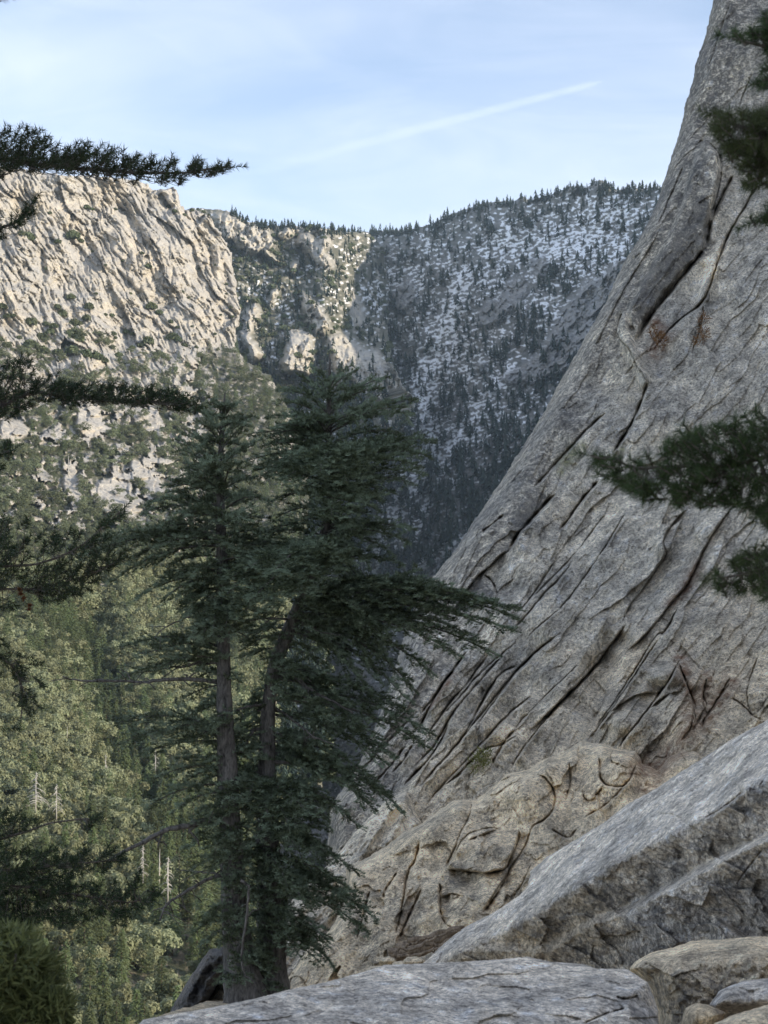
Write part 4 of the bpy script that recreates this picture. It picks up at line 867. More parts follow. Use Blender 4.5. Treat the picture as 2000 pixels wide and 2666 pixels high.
# ---- shrubs on the cliff
shr = [(185, 775, 16), (232, 800, 20), (160, 820, 24), (150, 800, 14), (195, 845, 22), (225, 830, 18), (80, 840, 22), (120, 845, 14), (140, 850, 14), (250, 765, 7), (275, 820, 8), (292, 822, 10), (395, 800, 20), (415, 815, 14), (445, 838, 11), (462, 852, 7), (385, 695, 13), (370, 660, 8), (75, 620, 26), (55, 610, 16), (190, 615, 24), (210, 628, 12), (150, 630, 12),
       (330, 865, 12), (345, 870, 10), (295, 870, 12), (300, 880, 9), (385, 890, 24), (370, 900, 14), (450, 880, 22), (465, 885, 14), (250, 890, 10), (260, 865, 6), (475, 760, 7), (492, 775, 6), (5, 800, 18), (20, 825, 14), (35, 822, 9), (130, 865, 18), (110, 880, 22), (185, 870, 20), (200, 885, 24), (165, 895, 14), (80, 900, 26), (110, 915, 24), (150, 920, 20), (190, 915, 26), (225, 925, 26), (250, 930, 22), (270, 940, 16),
       (225, 540, 12), (240, 545, 8), (300, 545, 7), (440, 540, 12), (455, 550, 9), (480, 560, 8), (130, 555, 8), (240, 655, 6), (120, 700, 8), (340, 765, 7), (320, 680, 7), (275, 690, 6), (520, 700, 6), (545, 640, 6), (590, 740, 6), (560, 690, 5), (600, 800, 8), (605, 825, 7), (590, 765, 5), (575, 820, 5), (560, 870, 7), (500, 850, 6), (480, 900, 12), (420, 925, 14), (510, 905, 8), (345, 905, 10), (310, 925, 12), (290, 905, 10), (0, 885, 16), (20, 900, 16), (50, 880, 10), (500, 548, 8), (530, 552, 8), (545, 560, 6), (515, 545, 6)]
bmesh_ = [tri_mesh('shrub', far_blob(220, 40 + i, .75) * np.array([1, 1, 1]), M['shrub']) for i in range(4)]
for k, (x, y, r) in enumerate(shr):
    D = float(cliff_depth(np.array([[float(x)]]), np.array([[float(y)]]))[0, 0]); sz = r * .62 * D / FS * 1.25
    if y < 600: lb, gr = 'dark shrub near the rim of the sunlit cliff', 'shrubs near the cliff rim'
    elif y < 720: lb, gr = 'dark shrub on a ledge high on the sunlit cliff', 'shrubs on the high ledges'
    elif x > 380: lb, gr = 'dark shrub on the right foot of the sunlit cliff', 'shrubs on the right foot of the cliff'
    else: lb, gr = 'dark shrub on the broken lower left of the sunlit cliff', 'shrubs on the lower left of the cliff'
    place('shrub', bmesh_[k % 4], P(x, y, D - 2), sz, lb, 'shrub', gr, .95)

# ---- slope below the cliff: rounded oaks and scrub, the near valley: oaks and tall conifers
def oak_t(n, seed):
    r = np.random.RandomState(seed); nl = 13; lc = r.normal(size=(nl, 3)) * np.array([.34, .34, .2]) + np.array([0, 0, .62]); T = []
    lc[0] = (0, 0, .75)
    for c in lc:
        m = n // nl; d = unit(r.normal(size=(m, 3))); d[:, 2] = np.where(d[:, 2] < -.2, -d[:, 2], d[:, 2]); R = r.uniform(.17, .33)
        p = c + d * (R * r.uniform(.72, 1.05, m))[:, None]; nr = unit(d + .38 * r.normal(size=(m, 3))); u = unit(np.cross(nr, r.normal(size=(m, 3)))); v = np.cross(nr, u); s = r.uniform(.028, .06, m)[:, None]
        T.append(np.stack([p - u * s - v * s * .6, p + u * s - v * s * .6, p + v * s], 1))
    return np.concatenate(T)
def conif_t(nw, nf, seed, slim=.2, gap=0.0):
    """crown of separate drooping boughs, each a fan of small faces"""
    r = np.random.RandomState(seed); T = []
    for i in range(nw):
        t = (i + r.uniform(0, .8)) / nw; z = .16 + .83 * t; R = slim * ((1 - t) ** .75) * r.uniform(.75, 1.15) + .012
        nb = max(4, int(8 * (1 - t) + 3)); a0 = r.uniform(0, 6)
        for k in range(nb):
            if r.uniform() < gap: continue
            a = a0 + k / nb * 6.28 + r.normal() * .25; L = R * r.uniform(.65, 1.2); c, s = math.cos(a), math.sin(a)
            m = nf; q = r.uniform(.1, 1, m) ** .8; side = r.normal(size=m) * .16 * (1 - .6 * q) * L * 2.2
            p = np.stack([c * q * L - s * side, s * q * L + c * side, z + .18 * L - .5 * L * q * q + r.normal(size=m) * .006], 1)
            e_ = r.normal(size=m) * .6; d = unit(np.stack([c - s * e_, s + c * e_, r.normal(size=m) * .2 - .45], 1))
            w = unit(np.cross(d, np.array([0, 0, 1.]) + .3 * r.normal(size=(m, 3)))) ; l = r.uniform(.018, .036, m)[:, None]
            T.append(np.stack([p - w * l * .5, p + w * l * .5, p + d * l * 1.5], 1))
    return np.concatenate(T)
def trunk_g(h, r0, k=5):
    g = Geo(); g.tube([(0, 0, -.06), (0, 0, h * .5), (0.003, 0, h)], [r0, r0 * .7, r0 * .15], k); return g.arrays()
OT = [oak_t(2200, 60 + i) for i in range(5)]
CT = [conif_t(26, 12, 70 + i, (.17, .2, .23, .15, .26)[i], (.05, .1, .15, .2, .1)[i]) for i in range(5)]
OTs = [oak_t(1000, 80 + i) for i in range(4)]; OTs = [o * np.array([1.1, 1.1, 1]) for o in OTs]
CTs = [conif_t(18, 8, 90 + i, .2, .1) for i in range(4)]
ocm = [tri_mesh('oak_crown', t, M['oak']) for t in OT]; ocs = [tri_mesh('oak_crown', t, M['slopeoak']) for t in OT]; ccm = [tri_mesh('conifer_crown', t, M['conifer']) for t in CT]
tv, tt, tq, _ = trunk_g(1.0, .016); ctm = make_mesh('conifer_trunk', tv, [tt, tq], [M['fartrunk']], True)
tv, tt, tq, _ = trunk_g(.6, .03); otm = make_mesh('oak_trunk', tv, [tt, tq], [M['fartrunk']], True)

slope_poly = [(-160, 930), (60, 905), (260, 860), (330, 910), (480, 945), (540, 900), (612, 910), (645, 945), (690, 985), (730, 1040), (780, 1150), (795, 1300), (770, 1500), (-200, 1500)]
def dens_slope(X, Y): return np.clip((.85 - .93 * outcrop(X, Y) - .25 * (X < 400) * (Y < 1080)) * (.85 + .9 * fbm(X / 30, Y / 30, 3, 320)) + .3 * sstep(450, 700, X) * 1, .03, 1)
X3, Y3 = scatter(4800, slope_poly, dens_slope, 12, 13)
D3 = cliff_depth(X3[None], Y3[None])[0]
isC = RS.uniform(0, 1, len(X3)) < np.where(X3 > 420, .55, .12)
p_ = P(X3, Y3, D3 - 1); s_ = np.where(isC, RS.uniform(7, 13, len(X3)), RS.uniform(3.0, 7.0, len(X3)))
# valley
val_poly = [(-200, 1490), (770, 1490), (735, 1620), (712, 1750), (692, 2000), (688, 2300), (740, 2900), (-260, 2900)]
def dens_v(X, Y): return np.clip(1.0 - .97 * np.maximum.reduce([polymask('s', soil_polys, X, Y - q * (Y > 2200), 10, 8) for q in (0, 35, 70, 105)]), .02, 1) * np.clip(.9 + .4 * fbm(X / 60, Y / 60, 2, 321), 0, 1)
VX, VY = [], []
for (ya, yb, mr, sd_) in ((1490, 1700, 11, 21), (1700, 1950, 15, 22), (1950, 2250, 22, 23), (2250, 2520, 32, 24), (2520, 2900, 44, 25)):
    a, b = scatter(9000, val_poly, lambda X, Y: dens_v(X, Y) * ((Y >= ya) & (Y < yb)), mr, sd_); VX.append(a); VY.append(b)
VX = np.concatenate(VX); VY = np.concatenate(VY); VD = cliff_depth(VX[None], VY[None])[0]
draw = np.exp(-(linedist([(60, 1620), (200, 1700), (270, 1850), (330, 2000), (450, 2200), (560, 2500)], VX, VY)[0] / 75) ** 2)
pc = np.clip(.22 + .6 * draw + .25 * (VY > 2250) + .25 * (VX > 520), 0, .9); isCv = RS.uniform(0, 1, len(VX)) < pc
vp = P(VX, VY, VD - .5)
vs = np.where(isCv, RS.uniform(9, 16, len(VX)) * (1 + .25 * draw), RS.uniform(5.5, 10.5, len(VX)) * np.interp(VY, [1500, 2200, 2600], [1, .9, .75]))
# everything countable: take those that show largest
kx = np.concatenate([X3, VX]); ky = np.concatenate([Y3, VY]); kp = np.concatenate([p_, vp]); ks = np.concatenate([s_, vs]); kc = np.concatenate([isC, isCv]); kD = np.concatenate([D3, VD])
vis = (kx > -40) & (kx < 1000) & (ky - ks / kD * FS < 2666) & ~inpoly([(460, 1000), (1000, 960), (1000, 1600), (900, 2560), (520, 2560), (560, 2000), (440, 1560)], kx, ky)
def lab_v(x, y, c):
    t = 'conifer' if c else 'rounded oak'
    a, b = lab_z(y, c, t); w = 'near the left edge' if x < 170 else ('midway to the firs' if x < 400 else 'beside the firs')
    return a + ', ' + w, b + ' ' + w
def lab_z(y, c, t):
    if y < 1200: return f'dark {t} on the slope just under the sunlit cliff', f'{t}s just under the cliff'
    if y < 1500: return f'{t} among pale outcrops above the valley woods', f'{t}s among the pale outcrops'
    if y < 1750: return f'olive green {t} in the upper sunlit valley woods', f'{t}s in the upper valley woods'
    if y < 2050: return (f'{t} by the shaded draw in the middle of the valley woods' if c else 'pale olive rounded oak on the spur left of the valley draw'), f'{t}s in the middle valley'
    if y < 2400: return f'{t} around the bleached snags in the lower valley', f'{t}s around the bleached snags'
    return f'large {t} on the bare tan soil at the lower left', f'{t}s on the bare soil'
single = np.zeros(len(kx), bool)
for flag in (True, False):
    idx = [i for i in np.argsort(-(ks / kD)) if kc[i] == flag and vis[i]][:(160 if flag else 300)]
    single[idx] = True
    for n_, i in enumerate(idx):
        lb, gr = lab_v(kx[i], ky[i], flag); nm = 'conifer_tree' if flag else 'oak_tree'
        pxs = ks[i] / kD[i] * FS
        root = empty(nm, kp[i]); a = RS.uniform(0, 6.28); w = ks[i] * RS.uniform(.85, 1.15)
        root.scale = (w, w, ks[i]); root.rotation_euler = (0, 0, a); tag(root, lb, 'tree', gr)
        link('crown', (ccm if flag else (ocs if ky[i] < 1480 else ocm))[n_ % 5], root); link('trunk', ctm if flag else otm, root)
rs = np.where(~single)[0]
c_i = rs[kc[rs]]; o_i = rs[~kc[rs]]
def split(idx, tn, ts):
    near = idx[ky[idx] > 1900]; far_ = idx[ky[idx] <= 1900]; return near, far_
n1, f1_ = split(c_i, 0, 0); w1 = merged('woods', CTs, kp[c_i], ks[c_i], M['conifer']); tag(w1, 'conifers massed in the valley woods behind the firs', 'woods', kind='stuff')
osl = o_i[(ky[o_i] < 1480)]; o_i = o_i[ky[o_i] >= 1480]
w3 = merged('woods', OTs, kp[osl], ks[osl], M['slopeoak']); tag(w3, 'oak scrub massed between pale outcrops on the slope', 'woods', kind='stuff')
w2 = merged('woods', OTs, kp[o_i], ks[o_i], M['oak']); tag(w2, 'rounded oaks massed over the sunlit slope and valley', 'woods', kind='stuff')

# ---- bleached snags
def snag(x, ybase, h_px, label, wide=.16, nb=26, mat='dead', droop=.5):
    D = float(cliff_depth(np.array([[float(x)]]), np.array([[float(ybase)]]))[0, 0]) - 34; H = h_px / FS * D
    g = Geo(); g.tube([(0, 0, -.1 * H), (0, 0, .5 * H), (.01 * H, 0, H)], [.022 * H, .015 * H, .004 * H], 5)
    root = empty('dead_tree', P(x, ybase, D)); tag(root, label, 'dead tree', 'bleached dead trees in the valley')
    link('trunk', g.mesh('trunk', [M[mat]], True), root)
    b = Geo()
    for i in range(nb):
        t = .18 + .8 * i / nb; a = RS.uniform(0, 6.28); L = wide * H * (1 - t) ** .7 * RS.uniform(.4, 1.5) + .03 * H; q = np.linspace(0, 1, 5)
        pts = np.stack([np.cos(a) * L * q, np.sin(a) * L * q, t * H + .25 * L * q - droop * L * q * q * 1.6], 1); b.tube(pts, np.linspace(.009, .004, 5) * H, 4)
    link('branch', b.mesh('branch', [M[mat]], True), root)
snag(93, 2110, 100, 'tallest bleached drooping dead tree, left of a similar smaller one', .3, 40)
snag(147, 2125, 85, 'smaller bleached dead tree just right of the tallest one', .26, 34)
snag(372, 2290, 90, 'bleached dead tree left of the pair above the shrubby draw', .16, 30)
snag(437, 2340, 110, 'bleached dead tree nearest to the fir trunks', .2, 34)
snag(275, 2035, 72, 'thin yellowish dead trunk with stub branches in the middle of the valley', .13, 20)
snag(405, 2010, 60, 'pale forked dead trunk beside the fir branches', .16, 16)
snag(262, 1965, 34, 'short leaning bleached stump in the shaded draw', .03, 3)
snag(251, 1958, 30, 'short thin bleached stump left of the leaning stump', .02, 2)
snag(178, 1235, 52, 'thin grey dead trunk on the rocky slope at the left', .2, 12)
snag(415, 2310, 100, 'thin bare grey trunk between two bleached dead trees', .03, 5)
snag(175, 1930, 40, 'thin pale trunk below the bright green conifer', .04, 4)

# =================================================================== FIRS
def fir_bough(L, seed, width=.40, dens=185, nl=.056, nw=.0135):
    """flat layered bough along +x: returns needle triangles and wood segments"""
    r = np.random.RandomState(seed); segs = []
    def axis(t): return np.array([L * t, .04 * L * math.sin(3 * t + seed), L * (.10 * math.sin(2.6 * t) - .10 * t * t)])
    ts = np.linspace(0, 1, 9); ax = [axis(t) for t in ts]
    for a, b in zip(ax[:-1], ax[1:]): segs.append((a, b, 1 if a[0] > .15 * L else 0))
    t = .1; sgn = 1
    while t < .985:
        p = axis(t); d0 = unit(axis(min(1, t + .02)) - axis(t - .02)); sgn = -sgn
        l = L * width * (.8 if L > 2 else 1) * (min(1, .35 + 2.2 * t)) * (1 - t) ** .62 * r.uniform(.4, 1.15) + .07
        an = math.radians(r.uniform(30, 74)); d = unit(np.array([d0[0] * math.cos(an), sgn * math.sin(an), d0[2] + r.uniform(-.3, .34)]))
        n = max(2, int(l / .14)); pr = p; q = [p]
        for k in range(n):
            d = unit(d + np.array([.07, 0, -.06 + r.normal() * .05])); pn = pr + d * l / n; segs.append((pr, pn, 1)); q.append(pn); pr = pn
        # second order
        m = int(l / .085)
        for k in range(1, m + 1):
            u = k / (m + 1.); b = q[0] + (q[-1] - q[0]) * u; j = min(int(u * n), n - 1); b = q[j] + (q[j + 1] - q[j]) * (u * n - j)
            l2 = (.13 + .28 * l * (1 - u)) * r.uniform(.5, 1.25); s2 = 1 if k % 2 else -1; dd = unit(q[-1] - q[0]); per = np.array([-dd[1], dd[0], 0]) * s2
            e = b + (dd * .62 + per * .75 + np.array([0, 0, r.uniform(-.35, .5)])) * l2; segs.append((b, e, 1))
        t += .085 / L * r.uniform(.7, 1.2) * (1.0 if L > 1 else .8)
    A = np.array([s[0] for s in segs]); B = np.array([s[1] for s in segs]); nd = np.array([s[2] for s in segs]); ln = np.linalg.norm(B - A, axis=1)
    cnt = np.maximum(2, (ln * dens).astype(int)) * nd; ii = np.repeat(np.arange(len(segs)), cnt)
    u = r.uniform(0, 1, len(ii))[:, None] ** .7; base = A[ii] + (B[ii] - A[ii]) * u; dr = unit(B[ii] - A[ii])
    rad = r.normal(size=(len(ii), 3)); rad[:, 2] = np.abs(rad[:, 2]) * .9 + .1; rad = unit(rad - dr * np.sum(rad * dr, 1)[:, None])
    d = unit(dr * .55 + rad); T = needle_tris(base, d, r.uniform(.7, 1.2, len(ii)) * nl, nw * r.uniform(.7, 1.2, len(ii)))
    w = Geo()
    w.tube(ax, np.linspace(.018, .004, 9) * (.6 + .35 * L), 5)
    return T, w.arrays()
BL = [.7, 1.2, 1.9, 2.7]
BOUGH = {L: [fir_bough(L, 100 + int(L * 10) * 7 + i) for i in range(3)] for L in BL}
def bough_at(G, start, end, roll=0, width=1.0):
    v = end - start; Ln = np.linalg.norm(v)
    if Ln < .15: return
    L = min(BL, key=lambda q: abs(math.log(q / Ln))); T, (wv, wt, wq, _) = BOUGH[L][RS.randint(3)]
    x = v / Ln; up = np.array([0, 0, 1.]); z = up - x * x[2]; z = z / (np.linalg.norm(z) + 1e-6) if np.linalg.norm(z) > .15 else np.array([0, -1., 0]); y = np.cross(z, x)
    if roll: y, z = y * math.cos(roll) + z * math.sin(roll), z * math.cos(roll) - y * math.sin(roll)
    if RS.uniform() < .5: y = -y
    R = np.stack([x, y, z]) ; S = np.array([Ln / L, width * (Ln / L) ** .5, 1.0])
    G.tris((T.reshape(-1, 3) * S @ R + start).reshape(-1, 3, 3), 0)
    G.add(wv * S @ R + start, wt, wq, 1)
def trunk_pts(px, D): return P(np.array([p[0] for p in px]), np.array([p[1] for p in px]), D)
def fir(name, trunk, D, label, hand, levels, seed, group):
    """trunk: (x, y, width px) from top to foot"""
    global RS
    RS = np.random.RandomState(seed)
    tp = trunk_pts(trunk, D); base = tp[-1].copy(); k = D / FS
    ys = np.array([t[1] for t in trunk], float); xs = np.array([t[0] for t in trunk], float); ws = np.array([t[2] for t in trunk], float)
    root = empty(name, base); tag(root, label, 'fir tree', group)
    n = 60; yy = np.linspace(ys[0], ys[-1], n); pts = P(np.interp(yy, ys, xs), yy, D); rad = np.interp(yy, ys, ws) * k / 2
    pts[:, 1] += .06 * np.sin(np.linspace(0, 9, n))
    pts = np.concatenate([pts, pts[-1:] + [[0, 0, -.6]]]); rad = np.append(rad, rad[-1] * 1.25)
    g = Geo(); g.tube(pts - base, rad, 14, 0, .07); link('trunk', g.mesh('trunk', [M['bark']], True), root)
    G = Geo()
    def tr(y, off=0): return P(np.interp(y, ys, xs), y, D)
    for h_ in hand:
        x, y, dD, ystart = h_[:4]; st = tr(ystart + (28 if ystart < ys[0] + 250 else 0)); en = P(x, y, D + dD)
        bough_at(G, st - base, en - base, RS.normal() * .12, (h_[4] if len(h_) > 4 else 1.0) * (.62 if ystart < ys[0] + 190 else 1))
    for (ya, yb, n, rad_l, rad_r, rise, azf) in levels:
        for i in range(n):
            y = ya + (yb - ya) * (i + RS.uniform(0, 1)) / n; az = RS.uniform(0, 2 * np.pi)
            if azf == 'back' and math.sin(az) < -.1: az = -az
            if azf == 'front' and math.sin(az) > .1: az = -az
            R = (rad_r if math.cos(az) > 0 else rad_l) * k * RS.uniform(.6, 1.05)
            st = tr(y); en = st + np.array([math.cos(az) * R, math.sin(az) * R * .9, rise * R + RS.normal() * .08])
            bough_at(G, st - base, en - base, RS.normal() * .15)
    if False: pass
    cm = G.mesh('crown', [M['fir'], M['bark']]); link('crown', cm, root)
    return root, base
def limb(root, base, px, D, w0, w1, name='bare_branch', mat='bark', twigs=0):
    pts = P(np.array([p[0] for p in px]), np.array([p[1] for p in px]), np.linspace(D[0], D[1], len(px)))
    t = np.linspace(0, 1, len(px)); tt = np.linspace(0, 1, 24); q = np.stack([np.interp(tt, t, pts[:, i]) for i in range(3)], 1); q[1:-1] += RS.normal(size=(22, 3)) * .006
    k = D[0] / FS; g = Geo(); rr = np.linspace(w0, w1, 24) * k / 2; g.tube(q - base, rr, 7, 0, .12)
    for i in range(twigs):
        j = RS.randint(4, 23); dv = RS.normal(size=3) * np.array([1, .7, .7]); dv[2] -= .3; e = q[j] + unit(dv) * RS.uniform(.12, .4)
        g.tube(bez(q[j], e, .02, 5, .01) - base, np.linspace(.5, .2, 5) * rr[j] + .002, 4)
    return link(name, g.mesh(name, [M[mat]], True), root)

DA, DB = 28.0, 28.6
trA = [(586, 1022, 3), (580, 1080, 8), (575, 1160, 14), (574, 1231, 18), (573, 1290, 21), (574, 1352, 24), (578, 1480, 30), (582, 1620, 33), (584, 1762, 36), (586, 1852, 42), (589, 1925, 48), (596, 2070, 54), (603, 2208, 60), (609, 2389, 68), (622, 2500, 84), (640, 2600, 120)]
handA = [ # tip x, y, depth offset, start y
 (545, 1030, .1, 1065), (620, 1045, -.1, 1075), (505, 1057, 0, 1110), (517, 1092, -.5, 1130), (655, 1080, .2, 1120), (478, 1123, .2, 1175), (460, 1140, -.3, 1190), (640, 1100, -.6, 1150), (680, 1140, .3, 1190), (481, 1168, -.6, 1215), (487, 1200, .4, 1240), (560, 1190, -1.2, 1215), (620, 1200, -1.1, 1240), (433, 1258, 0, 1290), (505, 1232, -.8, 1270), (660, 1240, .5, 1280), (690, 1290, -.6, 1330),
 (366, 1328, .1, 1330, 1.2), (387, 1302, .6, 1320), (436, 1355, -.7, 1350), (640, 1340, -1.2, 1360), (700, 1380, .2, 1400), (205, 1440, -.1, 1400, 1.3), (250, 1420, .4, 1390, 1.2), (290, 1500, -.3, 1420, 1.1), (340, 1450, .5, 1400), (400, 1420, -.8, 1410), (355, 1545, 0, 1500, 1.2), (420, 1560, -.7, 1500), (400, 1510, .5, 1490), (640, 1500, .4, 1480),
 (480, 1600, -.5, 1520), (500, 1650, -.8, 1560), (530, 1670, -1.0, 1570), (560, 1660, -1.1, 1560), (590, 1650, -1.2, 1560), (470, 1570, .2, 1500), (620, 1640, .2, 1560), (600, 1560, -1.1, 1500),
 (340, 1665, .3, 1690), (345, 1700, -.2, 1715, 1.1), (400, 1680, .5, 1700), (300, 1760, .2, 1730, .7), (420, 1725, -.6, 1720, .8), (300, 1870, 0, 1900, 1.1), (305, 1925, -.4, 1920, 1.2), (360, 1960, .4, 1930), (420, 1900, -.5, 1900), (500, 1850, .3, 1840, .6),
 (385, 2090, .2, 2040), (400, 2020, -.2, 2000), (450, 2110, -.5, 2060), (470, 2040, .5, 2010), (482, 2200, 0, 2180), (500, 2260, -.4, 2220), (500, 2420, 0, 2400, .7), (520, 2460, .2, 2410, .6), (540, 2150, -.9, 2090), (560, 2230, -1.0, 2170)]
A, baseA = fir('fir_tree', trA, DA, 'left of the two tall firs, straight trunk with long bare limbs reaching left', handA,
    [(1060, 1200, 10, 75, 90, .12, ''), (1200, 1340, 12, 120, 190, .05, ''), (1340, 1520, 20, 190, 220, .0, ''), (1500, 1660, 22, 130, 150, -.25, ''), (1900, 2000, 8, 150, 80, -.1, 'back'), (1700, 1980, 14, 110, 100, -.2, ''), (2000, 2200, 18, 120, 120, -.15, 'front'), (2200, 2540, 24, 100, 110, -.25, 'front')], 501, 'pair of tall firs')
A['group'] = 'pair of tall firs'
RS = np.random.RandomState(61)
limb(A, baseA, K5([(950, 182), (850, 172), (760, 168), (680, 175), (600, 182), (500, 175), (400, 178), (320, 172), (270, 158)]), (28, 27.2), 12, 3, twigs=12)
limb(A, baseA, K5([(950, 100), (860, 100), (780, 118), (700, 125), (600, 140)]), (28, 28.4), 9, 3, twigs=4)
limb(A, baseA, K5([(960, 752), (880, 785), (820, 800), (720, 820), (620, 872), (530, 915), (460, 960)]), (28, 27), 20, 7, twigs=4)
limb(A, baseA, K5([(985, 1010), (940, 1022), (880, 1042), (780, 1100), (710, 1150), (690, 1215)]), (28, 27.4), 13, 4, twigs=14)
limb(A, baseA, KH([(1060, 640), (780, 690), (640, 750), (560, 800), (500, 870)]), (28, 27.6), 5, 2, twigs=2)
limb(A, baseA, K5([(975, 1015), (840, 1000), (760, 990)]), (28, 28.5), 6, 2, twigs=5)
limb(A, baseA, K5([(1040, 1040), (1075, 1060), (1070, 1160), (1050, 1290), (1040, 1400), (1060, 1450), (1110, 1485)]), (27.2, 27.2), 8, 5, twigs=2)

trB = [(858, 918, 2), (859, 960, 6), (858, 1010, 10), (855, 1100, 15), (861, 1200, 20), (860, 1300, 24), (848, 1380, 27), (826, 1460, 29), (796, 1540, 31), (768, 1605, 33), (744, 1660, 35), (722, 1715, 36), (708, 1770, 36), (700, 1830, 36), (697, 1860, 38), (696, 1941, 42), (694, 2050, 50), (694, 2160, 58), (700, 2300, 66), (706, 2430, 76), (700, 2520, 96), (695, 2590, 130)]
handB = [
 (811, 952, 0, 985, .8), (915, 948, .1, 985, .9), (930, 960, -.3, 995), (778, 975, -.1, 1020, .9), (830, 985, -.6, 1010), (727, 1004, .1, 1050), (739, 1040, -.4, 1065), (890, 1000, -.7, 1020), (1010, 975, .1, 1050), (985, 1000, -.3, 1060), (1077, 1030, .2, 1090), (1060, 1050, -.4, 1100), (1065, 1066, .4, 1100, .8), (700, 1075, .2, 1100), (720, 1100, -.5, 1120), (940, 1075, -.8, 1090), (1037, 1118, 0, 1130, .8), (800, 1080, -.9, 1100), (660, 1120, .2, 1130), (690, 1150, -.4, 1160),
 (1134, 1134, .1, 1210), (1122, 1175, -.3, 1220), (1085, 1160, .5, 1210), (1101, 1222, .2, 1250), (1074, 1248, -.4, 1260), (1090, 1200, -.8, 1240), (1031, 1278, .2, 1280), (640, 1190, .3, 1190), (680, 1230, -.5, 1220), (780, 1190, -1.1, 1190), (900, 1170, -1.2, 1180), (950, 1240, -1.0, 1240), (1000, 1300, .4, 1290),
 (989, 1325, -.3, 1300), (960, 1340, .3, 1320), (1083, 1372, .3, 1380), (1060, 1400, -.4, 1385), (1025, 1434, .1, 1390), (962, 1468, -.4, 1400), (700, 1300, -.5, 1290), (720, 1340, .4, 1330), (930, 1380, -1.0, 1370),
 (585, 1500, -1.5, 1440, 1.5), (610, 1475, -1.7, 1430, 1.5), (650, 1465, -2.0, 1430, 1.5), (700, 1475, -2.2, 1430, 1.5), (600, 1530, -1.8, 1460, 1.5), (650, 1540, -2.1, 1470, 1.5), (710, 1560, -2.3, 1480, 1.4), (760, 1530, -2.0, 1460, 1.4), (800, 1500, -1.8, 1430, 1.4), (640, 1590, -1.8, 1520, 1.3), (790, 1250, -1.5, 1230, 1.4), (850, 1210, -1.6, 1190, 1.4), (920, 1240, -1.5, 1210, 1.4), (740, 1230, -1.2, 1220, 1.3), (880, 1330, -1.6, 1290, 1.4), (960, 1300, -1.3, 1270, 1.3), (1350, 1590, .3, 1560, 1.5), (1290, 1550, -.4, 1540, 1.5), (1240, 1560, .2, 1540, 1.5), (945, 1525, .2, 1420), (930, 1560, -.3, 1440),
 (1190, 1522, .3, 1560, 1.3), (1150, 1570, -.2, 1560, 1.3), (1100, 1540, .6, 1540), (1350, 1565, .1, 1570, 1.5), (1340, 1620, -.3, 1590, 1.4), (1300, 1685, 0, 1600, 1.3), (1250, 1640, .5, 1590, 1.2), (1200, 1690, -.5, 1600, 1.2), (1140, 1740, .2, 1620), (1093, 1785, 0, 1620, 1.1), (1060, 1806, -.2, 1630), (1020, 1720, .3, 1600, 1.2), (1000, 1650, -.6, 1560, 1.2), (960, 1780, -.3, 1640), (920, 1700, .3, 1600),
 (1055, 1833, .1, 1760, 1.2), (1139, 1893, 0, 1800, 1.2), (1120, 1930, -.4, 1820), (1040, 1960, .2, 1850), (1017, 1978, -.2, 1860), (980, 1900, -.6, 1800, 1.1), (900, 1830, .2, 1760), (1061, 2100, 0, 1980, 1.1), (1020, 2060, .4, 1960), (988, 2096, -.4, 1980), (960, 2010, -.5, 1930, 1.1), (900, 1960, .3, 1900),
 (862, 2130, 0, 2060), (940, 2140, .2, 2040), (900, 2100, -.6, 2030), (934, 2258, 0, 2180), (880, 2230, -.5, 2170), (988, 2378, .1, 2280, 1.1), (964, 2422, -.3, 2320), (940, 2350, .5, 2280), (900, 2300, -.7, 2230), (874, 2508, 0, 2420, .9), (860, 2450, -.5, 2380), (820, 2400, .4, 2350),
 (800, 2230, -1.2, 2150), (760, 2160, -1.3, 2080), (820, 2120, -1.2, 2040), (700, 2140, -1.4, 2050), (640, 2080, -1.2, 2020, 1.2), (740, 2300, -1.3, 2220), (800, 2350, -1.1, 2280)]
B, baseB = fir('fir_tree', trB, DB, 'right of the two tall firs, with the higher pointed top and kinked trunk', handB,
    [(1030, 1120, 4, 80, 80, .3, ''), (1110, 1290, 14, 190, 170, .1, ''), (1200, 1460, 16, 230, 150, .0, 'front'), (1290, 1460, 8, 190, 150, -.05, ''), (1440, 1660, 14, 220, 240, -.1, ''), (1600, 1900, 16, 110, 170, -.25, 'front'), (1640, 1900, 14, 60, 190, -.3, 'back'), (1900, 2050, 20, 130, 200, -.2, ''), (2030, 2250, 24, 150, 190, -.15, 'front'), (2250, 2560, 28, 130, 190, -.15, 'front'), (2050, 2480, 14, 100, 200, -.1, 'back')], 502, 'pair of tall firs')
RS = np.random.RandomState(62)
limb(B, baseB, K5([(1180, 280), (1120, 280), (1060, 290), (990, 312), (940, 330)]), (28.6, 27.6), 8, 3, twigs=2)
limb(B, baseB, K5([(1150, 390), (1100, 385), (1070, 420), (1060, 480)]), (28.6, 28.2), 12, 6)
limb(B, baseB, K8([(200, 910), (260, 960), (340, 1030), (430, 1090), (520, 1130), (640, 1200)]), (28.6, 28), 12, 5, twigs=6)
limb(B, baseB, K8([(160, 1170), (220, 1210), (300, 1270), (400, 1350), (520, 1390)]), (28.6, 28), 8, 3, twigs=6)
limb(B, baseB, K8([(350, 650), (440, 700), (560, 720)]), (28.6, 27.4), 6, 2)
limb(B, baseB, K8([(100, 640), (150, 610), (210, 590)]), (27.4, 27.6), 4, 2)

